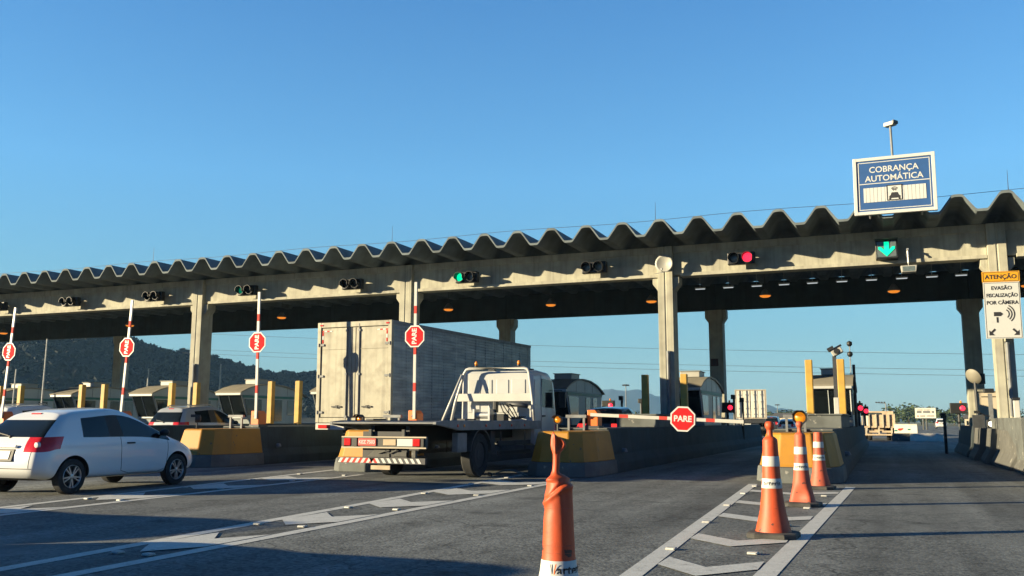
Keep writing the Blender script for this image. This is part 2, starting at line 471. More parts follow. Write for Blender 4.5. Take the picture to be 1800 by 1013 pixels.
gore('road_marking', (-6.62, 4.5, -7.58, 19.3), (-5.94, 4.5, -6.05, 17.9), [(6.55, 1.0), (8.85, .95), (11.1, .9), (13.4, .9), (15.75, .85)], .17)
gore('road_marking', (-11.0, 6.5, -12.5, 19.0), (-10.35, 6.5, -10.85, 17.6), [(8.0, .95), (10.4, .95), (12.7, .9), (15.1, .9)], .17)
b = MB()
for x, y, a in ((-4.2, 60, 1), (-9.2, 60, 1)):
    for k in range(6): strip(b, x, y+k*9, x, y+3+k*9, .12)
tag(b.build('road_marking', M['paint']), kind='structure')

def stud_proto():
    r = empty('road_stud', (0, 0, .004))
    b = MB(); b.prism([(-.075, 0), (.075, 0), (.055, .026), (-.055, .026)], 'x', -.055, .055)
    bb = MB(); bb.prism([(-.055, 0), (.055, 0), (.04, .026), (-.04, .026)], 'y', -.04, .04)
    o = b.build('stud_body', M['stud_white'], r, bevel=.006)
    q = MB(); q.box(-.04, .04, -.079, -.066, .006, .02); q.build('reflector', M['reflect'], r)
    return r
_stud = stud_proto()
_rows = [('near chevron strip', [(8.64, -1.93, -1.18), (11.05, -2.04, -1.12), (13.35, -2.16, -1.07), (15.6, -2.25, -.98), (17.4, -2.3, -.92)]),
         ('middle chevron strip', [(6.42, -6.5, -6.14), (8.76, -6.77, -6.16), (10.9, -6.92, -6.16), (13.47, -7.1, -6.15), (15.8, -7.33, -6.13), (17.8, -7.44, -6.12)]),
         ('left chevron strip', [(8.2, -11.1, -10.55), (10.5, -11.3, -10.65), (12.9, -11.6, -10.8), (15.1, -11.85, -10.9), (17.1, -12.15, -10.98)])]
_first = True
for row, pts in _rows:
    for i, (y, xl, xr) in enumerate(pts):
        for side, x in (('left', xl), ('right', xr)):
            o = _stud if _first else copy_tree(_stud)
            _first = False
            o.location = (x, y, .004)
            o.rotation_euler.z = random.uniform(-.15, .15)
            o.scale = (.85, .6, .8)
            tag(o, '%s white road stud from the camera on the %s line of the %s' % (ORD[i], side, row), 'road stud', 'road studs along the chevron strips')

# ------------------------------------------------------------------ toll canopy
canopy = empty('toll_canopy', (-6.66, 30, 0), 0, 'long concrete toll plaza canopy with a wavy folded roof on tall columns', 'canopy')
OFF = Vector((-6.66, 30, 0))
def cbuild(b, *a, **k):
    b.v = [tuple(Vector(p)-OFF) for p in b.v]
    return b.build(*a, parent=canopy, **k)
P_, X0_ = 1.235, -36.05
EAVE, REAR = 28.0, 42.0
def roof():
    b = MB(); prof = []
    for k in range(-19, 42):
        xc = X0_+k*P_
        zp, zv = 7.635, 7.17
        for dx, z in ((-.12, zp-.01), (-.06, zp), (.06, zp), (.12, zp-.01), (.165, zp-.04), (.45, zv+.035), (.485, zv+.006), (.52, zv), (P_-.52, zv), (P_-.485, zv+.006), (P_-.45, zv+.035), (P_-.165, zp-.04)):
            prof.append((xc+dx, z))
    n = len(prof)
    vs = []; fs = []
    for y in (EAVE, 29.9, 34, 38, REAR):
        vs += [(x, y, z) for x, z in prof]+[(x, y, z-.075) for x, z in prof]
    for s in range(4):
        o = s*2*n; o2 = (s+1)*2*n
        for i in range(n-1):
            fs.append((o+i, o+i+1, o2+i+1, o2+i)); fs.append((o+n+i, o2+n+i, o2+n+i+1, o+n+i+1))
    for o, fl in ((0, 0), (8*n, 1)):
        for i in range(n-1): fs.append((o+i, o+n+i, o+n+i+1, o+i+1))
    b.add(vs, fs)
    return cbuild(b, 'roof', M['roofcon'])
roof()
COLS = [-55.46, -41.06, -26.66, -16.66, -6.66, 3.34, 13.34]
for xc in COLS:
    b = MB()
    w, g = .255, .022
    y0, y1 = 29.8, 30.5
    poly = [(-w, y0), (-.03, y0), (-.02, y0+g), (.02, y0+g), (.03, y0), (w, y0), (w, y1), (-w, y1)]
    b.prism([(xc+x, y) for x, y in poly], 'z', 0, 7.08)
    for s in (-1, 1):
        b.prism([(xc+s*w, 5.55), (xc+s*(w+.20), 5.82), (xc+s*(w+.20), 6.03), (xc+s*w, 6.03)], 'y', 29.92, 30.42)
    cbuild(b, 'column', M['concrete'], bevel=.015)
    b = MB()
    w = .30
    b.box(xc-w, xc+w, 39.55, 40.2, 0, 6.02)
    for s in (-1, 1):
        b.prism([(xc+s*w, 5.45), (xc+s*(w+.16), 5.68), (xc+s*(w+.16), 6.02), (xc+s*w, 6.02)], 'y', 39.6, 40.15)
    cbuild(b, 'column', M['concrete'], bevel=.02)
for i in range(len(COLS)-1):
    x0, x1 = COLS[i]+.26, COLS[i+1]-.26
    b = MB()
    b.box(x0, x1, 29.99, 30.3, 6.10, 7.10)
    b.box(x0, x1, 29.93, 29.985, 6.86, 7.098)
    b.box(x0+.25, x1-.003, 29.84, 30.36, 6.03, 6.14)
    cbuild(b, 'girder', M['concrete'], bevel=.012)
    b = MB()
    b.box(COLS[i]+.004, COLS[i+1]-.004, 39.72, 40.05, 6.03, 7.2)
    cbuild(b, 'girder', M['dark_con'], bevel=.012)  # rear girder coloured darker than the front one to carry the roof's shade
for xc in COLS[2:6]:                       # drain pipes on the column fronts
    b = MB(); b.tube([(xc+.06, 29.73, 1.35), (xc+.06, 29.73, 3.5)], .055, 8)
    b.box(xc, xc+.12, 29.7, 29.797, 3.45, 3.52); b.box(xc, xc+.12, 29.7, 29.797, 2.4, 2.44)
    cbuild(b, 'drain_pipe', M['grey_steel'], smooth=True, auto=40)
b = MB()
pts = []
for k in range(0, 60):
    x = -48+k*1.08
    pts.append((x, 28.9, 7.83+.03*math.sin(k*.8)))
b.tube(pts, .007, 6)
cab = b.build('lightning_cable', M['dark_steel'], smooth=True)
tag(cab, 'thin dark cable strung along the crest of the wavy roof', 'cable')
b = MB()
_r0 = None
for i, x in enumerate((-28.4, -16.8, -6.75, 3.65)):
    nm = ['leftmost', 'second from left', 'third from left', 'rightmost'][i]
    if _r0 is None:
        _r0 = empty('lightning_rod', (0, 0, 0))
        b = MB(); b.lathe([(.05, 0), (.05, .03), (.02, .05), (.02, .09)], seg=10); b.build('rod_base', M['steel'], _r0, smooth=True, auto=40)
        b = MB(); b.tube([(0, 0, .08), (.01, 0, .85)], [.011, .005], 6); b.build('rod', M['dark_steel'], _r0)
        o = _r0
    else: o = copy_tree(_r0)
    o.location = (x, 28.95, 7.6)
    tag(o, 'thin lightning rod on the canopy roof, %s of the four' % nm, 'lightning rod', 'lightning rods on the canopy roof')

# lamps under the canopy
_l = None
for i, (x, z, on) in enumerate(((-46.0, 6.0, 1), (-36.64, 6.08, 1), (-26.96, 6.1, 1), (-17.91, 6.09, 1), (-13.02, 6.07, 1), (-8.63, 6.01, 1), (-4.1, 6.01, 1), (.54, 5.95, 1), (4.9, 5.92, 1))):
    if _l is None:
        _l = empty('sodium_lamp', (0, 0, 0))
        b = MB(); b.lathe([(.06, .30), (.10, .26), (.26, .06), (.27, .03)], seg=20); b.build('shade', M['grey_steel'], _l, smooth=True)
        b = MB(); b.lathe([(.002, -.05), (.15, -.035), (.235, .0), (.25, .03), (.02, .04)], seg=20); b.build('diffuser', M['lamp_glow'], _l, smooth=True)
        b = MB(); b.tube([(0, 0, .29), (0, 0, 1.16)], .012, 6); b.build('rod', M['dark_steel'], _l)
        o = _l
    else: o = copy_tree(_l)
    o.location = (x, 36, z+.02)
    o.scale = (.85, .85, 1)
    tag(o, 'round glowing orange lamp under the canopy, %s from the left' % ORD[i], 'lamp', 'orange lamps under the canopy')
_l = None
for i, x in enumerate((-6.07, -5.05, -4.04, -3.09, -2.13, -1.15, -.19, .77, 1.7, 2.59)):
    if _l is None:
        _l = empty('fluorescent_lamp', (0, 0, 0))
        b = MB(); b.prism([(-.06, 0), (.06, 0), (.04, .05), (-.04, .05)], 'x', -.19, .19)
        b.build('housing', M['white'], _l)
        b = MB(); b.box(-.17, .17, -.045, .045, -.025, -.002); b.build('tube', M['tube_glow'], _l)
        b = MB(); b.tube([(0, 0, .05), (0, 0, 1.12)], .008, 6); b.build('hanger', M['steel'], _l)
        o = _l
    else: o = copy_tree(_l)
    o.location = (x, 33.0, 6.03)
    tag(o, 'small white strip lamp hanging under the canopy right part, %s from the left' % ORD[i], 'strip lamp', 'white strip lamps under the canopy')

# ------------------------------------------------------------------ traffic signals on the girder
def signal(name, x, z, left, right, label, rz=0.):
    t = empty(name, (x, 29.55, z), rz, label, 'traffic signal', 'lane signals on the canopy girder')
    b = MB(); b.box(-.44, .44, -.1, .12, -.2, .2); b.box(-.3, .3, .12, .28, -.06, .06)
    b.build('housing', M['black'], t, bevel=.03)
    for sx, m in ((-.215, left), (.215, right)):
        b = MB()
        rr = .175
        rings = []
        n = 24
        for r, y in ((rr, -.1), (rr, -.36)):
            rings.append([Vector((sx+r*math.cos(k*2*PI/n), y-(0 if math.sin(k*2*PI/n) > -.3 else -.12)*(y < -.2), r*math.sin(k*2*PI/n))) for k in range(n)])
        inner = [[Vector((sx+(p.x-sx)*.93, p.y, p.z*.93)) for p in q] for q in rings[::-1]]
        b.ring_loft(rings+inner, cap=False); b.build('visor', M['black'], t, smooth=True, auto=40)
        b = MB(); b.lathe([(.002, .03), (.09, .022), (.16, 0), (.16, -.01)], seg=24, M=Matrix.Translation((sx, -.1, 0)) @ Matrix.Rotation(R(90), 4, 'X'))
        b.build('lens', m, t, smooth=True)
    return t
D_ = M['lens_dark']
for x, z, l, r, lab in (
    (-38.2, 6.44, M['black'], M['black'], 'dark hooded signal on the girder at the left edge of the photo'),
    (-33.6, 6.44, M['black'], M['black'], 'dark hooded signal on the girder left of the leftmost column, further from it'),
    (-28.75, 6.44, M['black'], M['black'], 'dark hooded signal on the girder just left of the leftmost column'),
    (-23.85, 6.44, M['sig_green_dim'], M['black'], 'hooded signal with a faint green left lens right of the leftmost column'),
    (-18.85, 6.42, M['black'], M['black'], 'unlit hooded signal on the girder above the box truck'),
    (-13.95, 6.40, M['sig_green'], D_, 'hooded signal with a green left lens right of the second column'),
    (-9.07, 6.46, D_, D_, 'hooded signal with two grey unlit lenses left of the dish antenna'),
    (-4.07, 6.45, D_, M['sig_red'], 'hooded signal with a lit red right lens on the girder')):
    signal('traffic_signal', x, z, l, r, lab)
t = empty('arrow_signal', (.31, 29.6, 6.44), 0, 'square lane signal with a lit green down arrow below the blue sign', 'traffic signal', 'lane signals on the canopy girder')
b = MB(); b.box(-.32, .32, -.1, .3, -.29, .29); b.build('housing', M['black'], t, bevel=.02)
b = MB(); b.box(-.27, .27, -.112, -.102, -.24, .24); b.build('screen', M['lens_dark'], t)
b = MB()
ar = [(0, -.225), (.235, .01), (.235, .075), (.165, .075), (.07, -.02), (.07, .225), (-.07, .225), (-.07, -.02), (-.165, .075), (-.235, .075), (-.235, .01)]
b.prism(ar, 'y', -.128, -.114); b.build('arrow', M['sig_green'], t)
b = MB(); b.box(-.33, .33, -.3, -.1, .292, .305); b.build('visor', M['black'], t)

# dish antenna on the third column
t = empty('dish_antenna', (-6.60, 29.45, 6.43), 0, 'round pale dish antenna at the top of a canopy column', 'antenna')
Mx = Matrix.Rotation(R(90), 4, 'X')
b = MB(); b.lathe([(.002, -.10), (.12, -.085), (.24, -.035), (.30, .0), (.305, .012), (.24, -.02), (.12, -.068), (.002, -.083)], seg=32, M=Mx)
b.build('reflector', M['dish'], t, smooth=True)
b = MB(); b.tube([(0, .08, 0), (0, .2, 0), (0, .35, -.08)], .03, 8); b.box(-.08, .08, .28, .346, -.2, .08); b.build('mount', M['steel'], t)
b = MB(); b.tube([(0, .0, -.28), (-.04, -.22, -.30), (-.02, -.26, -.26)], .012, 6); b.lathe([(.03, 0), (.03, .06)], (-.02, -.28, -.26), 10); b.tube([(-.32, .0, -.33), (-.1, .02, -.30), (.02, .02, -.31)], .01, 6)
b.build('feed_arm', M['steel'], t)

# camera / floodlight under the arrow
t = empty('floodlight', (.9, 29.78, 6.3), 0, 'beige box floodlight on a bracket below the girder beside the green arrow', 'floodlight')
b = MB(); b.box(-.05, .05, -.06, .05, -.05, .16); b.tube([(0, -.12, .12), (0, -.2, .05), (0, -.22, -.3), (0, -.22, -.42)], .03, 8); b.box(-.035, .035, -.16, .05, .09, .15); b.build('bracket', M['steel'], t)
b = MB(); b.prism([(-.23, -.42), (.23, -.42), (.2, -.62), (-.2, -.62)], 'y', -.42, -.06); b.build('housing', M['dish'], t, bevel=.015)
b = MB(); b.box(-.17, .17, -.424, -.421, -.6, -.45); b.build('glass', M['lens_dark'], t)

# ------------------------------------------------------------------ big blue sign on the roof
t = empty('lane_sign', (.60, 27.82, 8.06), 0, 'blue and white rooftop sign reading COBRANÇA AUTOMÁTICA in a white frame', 'sign')
Msg = Matrix.Rotation(R(0), 4, 'Z')
HW, HH = 1.10, .86
b = MB(); b.box(-HW, HW, .03, .09, -HH, HH); b.build('panel', M['blue'], t)
b = MB()
fr = .085
b.box(-HW, HW, 0, .11, HH-fr, HH+.012); b.box(-HW, HW, 0, .11, -HH-.012, -HH+fr); b.box(-HW-.012, -HW+fr, -.004, .114, -HH-.015, HH+.015); b.box(HW-fr, HW+.012, -.004, .114, -HH-.015, HH+.015)
b.build('frame', M['steel'] if 0 else M['reflect'], t, bevel=.008)
def frame_line(b, x0, x1, z0, z1, w, y0, y1, mi=0):
    b.box(x0, x1, y0, y1, z1-w, z1, mi); b.box(x0, x1, y0, y1, z0, z0+w, mi); b.box(x0, x0+w, y0, y1, z0+w, z1-w, mi); b.box(x1-w, x1, y0, y1, z0+w, z1-w, mi)
b = MB(); frame_line(b, -HW+.13, HW-.13, -HH+.13, HH-.13, .022, .022, .0295); b.box(-HW+.155, HW-.155, .022, .0295, .055, .08)
b.build('border_line', M['reflect'], t)
text('lettering', 'COBRANÇA', .255, face_mat(0, .026, .48), M['reflect'], t, bold=.0035, sx=.95)
text('lettering', 'AUTOMÁTICA', .255, face_mat(0, .026, .21), M['reflect'], t, bold=.0035, sx=.95)
b = MB()
for k in range(17):
    x = -.82+k*(1.64/16)
    b.box(-.84 if k == 0 else x-.047, .84 if k == 16 else x+.047, .018, .0295, -.50, -.06)
b.build('white_field', M['reflect'], t)
b = MB(); frame_line(b, -.21, .21, -.485, -.02, .025, .006, .0165); 
car_icon = [(-.15, -.46), (-.15, -.36), (-.11, -.33), (-.08, -.25), (.08, -.25), (.11, -.33), (.15, -.36), (.15, -.46), (.10, -.46), (.10, -.42), (-.10, -.42), (-.10, -.46)]
b.prism(car_icon, 'y', .006, .0165); b.build('car_symbol', M['ink'], t)
b = MB(); b.box(-.185, .185, .0125, .0175, -.46, -.045); b.build('symbol_field', M['reflect'], t)
b = MB()
for r in (.06, .1, .14):
    for k in range(8):
        a0, a1 = R(40+k*12.5), R(40+(k+1)*12.5)
        b.box(r*math.cos((a0+a1)/2)*.8-.012, r*math.cos((a0+a1)/2)*.8+.012, .004, .012, -.23+r*math.sin((a0+a1)/2)-.009, -.23+r*math.sin((a0+a1)/2)+.009)
b.build('wave_symbol', M['ink'], t)
b = MB()
for x in (-.7, .7): b.tube([(x, .11, -.6), (x, .5, -.85)], .03, 8); b.tube([(x, .11, .4), (x, 1.3, -.55)], .025, 8)
b.build('brace', M['steel'], t)
t.rotation_euler = (R(-3), R(.6), R(-2))
t = empty('roof_camera', (.60, 28.25, 7.63), 0, 'small grey camera on a thin pole above the blue rooftop sign', 'camera')
b = MB(); b.tube([(.02, 0, 0), (0, 0, 2.3)], .035, 8); b.build('pole', M['grey_steel'], t)
b = MB(); b.prism([(-.16, -.02), (.15, -.02), (.17, .10), (-.16, .10)], 'y', -.1, .1, M=Matrix.Translation((0, 0, 2.33)) @ Matrix.Rotation(R(-35), 4, 'Z')); b.build('camera_body', M['dish'], t, bevel=.01)
b = MB(); b.box(.155, .19, -.11, .11, 0.02, .115, M=Matrix.Translation((0, 0, 2.33)) @ Matrix.Rotation(R(-35), 4, 'Z')); b.build('lens_hood', M['black'], t)

# ------------------------------------------------------------------ warning sign on the right column
t = empty('warning_sign', (3.33, 29.45, 4.57), 0, 'white and amber warning sign reading ATENÇÃO with a camera symbol on the right column', 'sign')
b = MB(); b.box(-.475, .475, 0, .03, -.985, .67); b.build('panel', M['reflect'], t)
b = MB(); b.box(-.49, .49, -.004, .03, .674, .985); b.build('header_panel', M['amber_sign'], t)
b = MB(); frame_line(b, -.465, .465, .695, .965, .012, -.008, -.0045); frame_line(b, -.455, .455, -.965, .65, .010, -.004, -.0005); b.build('border_line', M['ink'], t)
text('lettering', 'ATENÇÃO', .175, face_mat(0, -.006, .82), M['ink'], t, bold=.004)
for i, s_ in enumerate(('EVASÃO', 'FISCALIZAÇÃO', 'POR CÂMERA')):
    text('lettering', s_, .15, face_mat(.0, -.003, .49-i*.215), M['ink'], t, bold=.003, sx=[.98, .80, .9][i])
b = MB()
b.prism([(-.24, -.33), (-.06, -.33), (.0, -.27), (-.06, -.21), (-.24, -.21)], 'y', -.006, -.002)
b.prism([(-.18, -.36), (-.13, -.36), (-.13, -.52), (-.18, -.52)], 'y', -.006, -.002)
for r in (.12, .19, .26):
    for k in range(10):
        a = R(-50+k*11.1); a2 = R(-50+(k+1)*11.1)
        b.prism([(.02+r*math.cos(a), -.27+r*math.sin(a)), (.02+(r+.03)*math.cos(a), -.27+(r+.03)*math.sin(a)), (.02+(r+.03)*math.cos(a2), -.27+(r+.03)*math.sin(a2)), (.02+r*math.cos(a2), -.27+r*math.sin(a2))], 'y', -.006, -.002)
b.build('camera_symbol', M['ink'], t)
for s in (-1, 1):
    b = MB()
    Ma = Matrix.Translation((s*.30, 0, -.80)) @ Matrix.Diagonal((s, 1, 1, 1))
    b.prism([(.09, -.09), (.09, .06), (.045, .015), (-.05, .11), (-.09, .07), (.005, -.025), (-.06, -.09)], 'y', -.006, -.002, M=Ma); b.build('arrow', M['ink'], t)
b = MB(); b.box(-.25, .25, .032, .34, .4, .46); b.box(-.25, .25, .032, .34, -.5, -.44); b.build('bracket', M['steel'], t)
t.rotation_euler = (0, R(0.5), R(3))

# ------------------------------------------------------------------ toll islands
YN = 18.45
def island_proto():
    t = empty('toll_island', (0, 0, 0))
    # side walls: a barrier profile running back under the canopy
    prof = [(-.84, 0), (.84, 0), (.82, .22), (.70, .42), (.64, 1.02), (-.64, 1.02), (-.70, .42), (-.82, .22)]
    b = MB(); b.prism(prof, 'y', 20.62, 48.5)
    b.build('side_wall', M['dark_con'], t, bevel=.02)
    def plan(s, y0):
        return [(-.84*s, 20.6), (-.83*s, 19.3+y0), (-.66*s, 18.75+y0), (-.36*s, 18.47+y0), (.36*s, 18.45+y0), (.66*s, 18.68+y0), (.83*s, 19.2+y0), (.84*s, 20.6)]
    b = MB()
    rings = [[Vector((x, y, z)) for x, y in plan(sc, dy)] for sc, dy, z in ((1.02, -.02, 0), (1., 0, .2), (.98, .03, .31))]
    b.ring_loft(rings); b.build('nose_base', M['grey_con'], t, bevel=.02)
    b = MB()
    rings = [[Vector((x, y, z)) for x, y in plan(sc, dy)] for sc, dy, z in ((.955, .06, .312), (.93, .09, .36), (.80, .25, .93), (.77, .29, .97))]
    b.ring_loft(rings); b.build('yellow_nose', M['yellow'], t, bevel=.025)
    b = MB(); b.box(-.60, .60, 20.6, 24, 1.0, 1.03)
    b.build('top_slab', M['grey_con'], t)
    # small guard rail beside the gate
    b = MB()
    b.box(-.36, -.31, 20.55, 20.6, .972, 1.30); b.box(.02, .07, 20.55, 20.6, .972, 1.30); b.box(-.4, .11, 20.53, 20.62, 1.27, 1.34)
    b.build('guard_rail', M['grey_steel'], t)
    b = MB(); b.tube([(.80, 21.2, .5), (.87, 21.2, .5), (.88, 21.2, .46)], .06, 8); b.build('hose_outlet', M['grey_steel'], t)
    return t
ISL = [(-1.66, 'toll island with a yellow nose directly behind the three standing cones'),
       (-6.66, 'toll island with a yellow nose carrying the lowered stop barrier'),
       (-11.66, 'toll island with a yellow nose half hidden behind the tow truck'),
       (-16.66, 'toll island with a yellow nose beside the front of the white hatchback'),
       (-21.66, 'dark toll island wall seen between the white hatchback and the silver wagon'),
       (-26.66, 'toll island behind the silver wagon, carrying the leftmost column in view'),
       (-31.66, 'toll island hidden low behind the roof of the white hatchback'),
       (-36.66, 'toll island low behind the left part of the white hatchback'),
       (-41.66, 'farthest toll island at the left edge of the photo')]
_i = None
for x, lab in ISL:
    if _i is None: _i = island_proto(); o = _i
    else: o = copy_tree(_i)
    o.location = (x, 0, 0)
    tag(o, lab, 'toll island', 'toll islands under the canopy')

_p = None
for x, lab in ((-1.66, 'grey concrete plinth behind the lit amber warning light and camera pole'), (-6.66, 'dark concrete plinth around the foot of the column with the dish antenna'), (-16.66, 'grey concrete plinth right of the orange gate box left of the box truck')):
    b = MB()
    b.box(-.58, .58, 25.6, 31.4, 1.021, 1.36); b.box(-.62, .62, 25.55, 31.45, 1.36, 1.40)
    o = b.build('column_plinth', M['grey_con'], bevel=.015); o.location = (x, 0, 0); tag(o, lab, 'plinth', 'plinths on the toll islands')
# yellow bollards flanking the columns
_b = None
def bol_name(x):
    return {-1.66: 'behind the three standing cones', -6.66: 'in front of the column with the dish antenna', -16.66: 'behind the box truck', -11.66: 'behind the tow truck cab',
            -21.66: 'right of the leftmost column', -26.66: 'at the leftmost column', -31.66: 'left of the leftmost column', -36.66: 'far left above the white hatchback'}[x]
for x in (-1.66, -6.66, -21.66, -26.66, -31.66, -36.66):
    for sd, dx in (('left', -.63), ('right', .66)):
        if _b is None:
            _b = empty('guard_post', (0, 0, 0))
            b = MB(); b.prism([(-.13, -.13), (.13, -.13), (.13, .13), (-.13, .13)], 'z', 0, 2.05); b.build('post', M['post_yellow'], _b, bevel=.025)
            b = MB(); b.box(-.17, .17, -.17, .17, .0, .03); b.build('base_plate', M['dark_steel'], _b)
            o = _b
        else: o = copy_tree(_b)
        o.location = (x+dx*.72 if abs(x+1.66) < .1 else x+dx, 29.3, 1.03 if abs(dx) > .6 and abs(x+1.66) > .1 else 1.402)
        if abs(x+1.66) < .1: o.scale = (.82, .82, .82)
        tag(o, '%s yellow guard post of the pair %s' % (sd, bol_name(x)), 'guard post', 'yellow guard posts on the islands')

# ------------------------------------------------------------------ booths
def booth_proto():
    t = empty('toll_booth', (0, 0, 0))
    hw = .66
    side = [(32.75, 1.03), (36.3, 1.03), (36.75, 2.30), (32.15, 2.30)]
    b = MB(); b.prism(side, 'x', -hw, hw); b.build('cabin', M['booth'], t, bevel=.02)
    # slanted front window, side windows and door glass
    def front(z): return 32.15+.6*(2.30-z)/1.27
    b = MB()
    zz = (1.34, 2.26)
    b.add([(sx*(hw-.05), front(z)-dy, z) for dy in (.0, .022) for z in zz for sx in (-1, 1)], [(0, 1, 3, 2), (4, 6, 7, 5), (0, 2, 6, 4), (1, 5, 7, 3), (0, 4, 5, 1), (2, 3, 7, 6)])
    fw_ = b.build('front_window', M['booth_glass'], t)
    for sx in (-1, -.12, 1):
        b = MB(); b.tube([(sx*(hw-.03), front(1.30)-.03, 1.30), (sx*(hw-.03), front(2.27)-.03, 2.27)], .028 if abs(sx) == 1 else .016, 4); b.build('window_frame', M['booth'], fw_)
    b = MB(); b.box(-hw+.02, hw-.02, front(1.32)-.06, front(1.32)+.02, 1.27, 1.335); b.build('window_sill', M['booth'], fw_)
    b = MB(); b.box(-hw-.02, hw+.02, 32.0, 32.15, 2.28, 2.42); b.build('fascia', M['white'], t, bevel=.01)
    for s in (-1, 1):
        x0, x1 = sorted((s*(hw+.004), s*(hw+.018)))
        b = MB(); b.prism([(32.55, 1.42), (33.5, 1.42), (33.5, 2.12), (32.3, 2.12)], 'x', x0, x1); b.build('side_window', M['booth_glass'], t)
        b = MB(); b.box(x0, x1, 34.45, 35.0, 1.15, 2.12); b.build('door_window', M['booth_glass'], t)
        b = MB(); b.box(x0, x1, 35.4, 35.95, 1.42, 2.12); b.build('side_window', M['lens_dark'], t)
        b = MB(); b.prism([(32.2, 2.17), (36.65, 2.17), (36.68, 2.28), (32.17, 2.28)], 'x', x0, x1); b.build('green_band', M['booth_green'], t)
    # arched roof over the cabin with gable infill
    prof = [(31.98, 2.42), (32.5, 2.62), (33.2, 2.78), (34.0, 2.84), (35.0, 2.80), (35.9, 2.66), (36.6, 2.46), (36.95, 2.32)]
    b = MB(); b.prism(prof+[(36.9, 2.28), (36.6, 2.40), (35.9, 2.60), (35.0, 2.74), (34.0, 2.78), (33.2, 2.72), (32.5, 2.56), (32.0, 2.37)], 'x', -hw-.06, hw+.06)
    b.build('roof', M['booth_roof'], t, smooth=True, auto=30)
    b = MB(); b.prism([(32.16, 2.305), (36.7, 2.305), (36.5, 2.42), (35.9, 2.60), (35.0, 2.735), (34.0, 2.775), (33.2, 2.715), (32.5, 2.555), (32.16, 2.43)], 'x', -hw+.01, hw-.01)
    b.build('gable', M['booth'], t)
    for s in (-1, 1):
        for y in (33.3, 34.4, 35.4):
            b = MB(); x0, x1 = sorted((s*(hw-.012), s*(hw-.004))); b.box(x0, x1, y-.012, y+.012, 2.305, 2.66 if y > 35 else 2.71); b.build('gable_rib', M['grey_steel'], t)
    b = MB(); b.box(-.36, .36, 33.6, 34.6, 2.82, 3.02); b.box(-.4, .4, 33.55, 34.65, 3.02, 3.05); b.build('air_conditioner', M['dish'], t, bevel=.02)
    return t
BO = [(-1.66, 'dark fronted toll booth behind the camera pole and standing cones'), (-6.66, 'toll booth with grey side right of the column with the dish antenna'),
      (-11.66, 'toll booth with dark arched roof right of the tow truck cab'), (-16.66, 'toll booth hidden behind the box truck'),
      (-21.66, 'toll booth just left of the box truck doors'), (-26.66, 'toll booth with a tan roof beside the raised barrier left of the box truck'),
      (-31.66, 'toll booth with a tan roof above the silver wagon'), (-36.66, 'toll booth with a tan roof above the white hatchback roof'), (-41.66, 'toll booth at the far left behind the raised barrier')]
_k = None
for x, lab in BO:
    if _k is None: _k = booth_proto(); o = _k
    else: o = copy_tree(_k)
    o.location = (x, 0, 0)
    tag(o, lab, 'toll booth', 'toll booths on the islands')

# ------------------------------------------------------------------ barriers with stop signs
def oct_pts(r):
    return [(r*math.cos(R(22.5+45*k)), r*math.sin(R(22.5+45*k))) for k in range(8)]
def barrier(x, ang, label, lean=0., y=20.8):
    """ang 90: arm straight up, 0: arm lowered to the right"""
    t = empty('stop_barrier', (x, y, 1.07), 0, label, 'barrier', 'stop barriers at the toll lanes')
    b = MB(); b.prism([(-.13, 0), (.13, 0), (.13, .30), (.06, .385), (-.13, .385)], 'y', -.17, .17); b.build('housing', M['orange'], t, bevel=.015)
    b = MB(); b.box(-.16, .16, -.2, .2, -.045, .012); b.build('base_plate', M['dark_steel'], t)
    b = MB(); b.lathe([(.035, 0), (.035, .02), (.012, .03)], seg=16, M=Matrix.Translation((0, -.17, .24)) @ Matrix.Rotation(R(90), 4, 'X')); b.build('lock', M['dark_steel'], t)
    A = Matrix.Translation((.06, -.2, .27)) @ Matrix.Rotation(-R(ang), 4, 'Y')
    b = MB(); L = 3.45
    segs = [(-.1, .60, 0), (.60, .82, 1), (.82, 1.55, 0), (1.55, 1.74, 1), (1.74, 2.62, 0), (2.62, 2.82, 1), (2.82, L, 0)]
    for x0, x1, mi in segs: b.box(x0, x1, -.022, .022, -.038, .038, mi, M=A)
    b.build('arm', [M['white'], M['red_fade']], t)
    dsg = 2.02 if ang > 45 else 2.10
    Sg = A @ Matrix.Translation((dsg, -.032, 0))
    b = MB(); b.prism(oct_pts(.305), 'y', -.008, .006, M=Sg); b.build('sign_rim', M['reflect'], t)
    b = MB(); b.prism(oct_pts(.268), 'y', -.0125, -.0085, M=Sg); s_ = b.build('stop_sign', M['red'], t)
    Tm = Sg @ Matrix.Translation((0, -.0155, 0)) @ Matrix.Rotation(R(90), 4, 'X') @ Matrix.Rotation(0 if ang < 45 else 0, 4, 'Z')
    text('lettering', 'PARE', .185, Tm, M['reflect'], s_, bold=.006, depth=.0015, sx=.98)
    return t
barrier(-6.42, -2.6, 'lowered red and white barrier with an upright stop sign reading PARE')
barrier(-11.25, 90.2, 'raised barrier with a sideways PARE stop sign in front of the box truck side')
barrier(-16.22, 91.0, 'raised barrier with a sideways PARE stop sign just left of the box truck')
barrier(-21.15, 87.2, 'raised barrier with a PARE stop sign above the silver wagon')
barrier(-26.15, 86.2, 'leftmost raised barrier with a PARE stop sign behind the white hatchback')

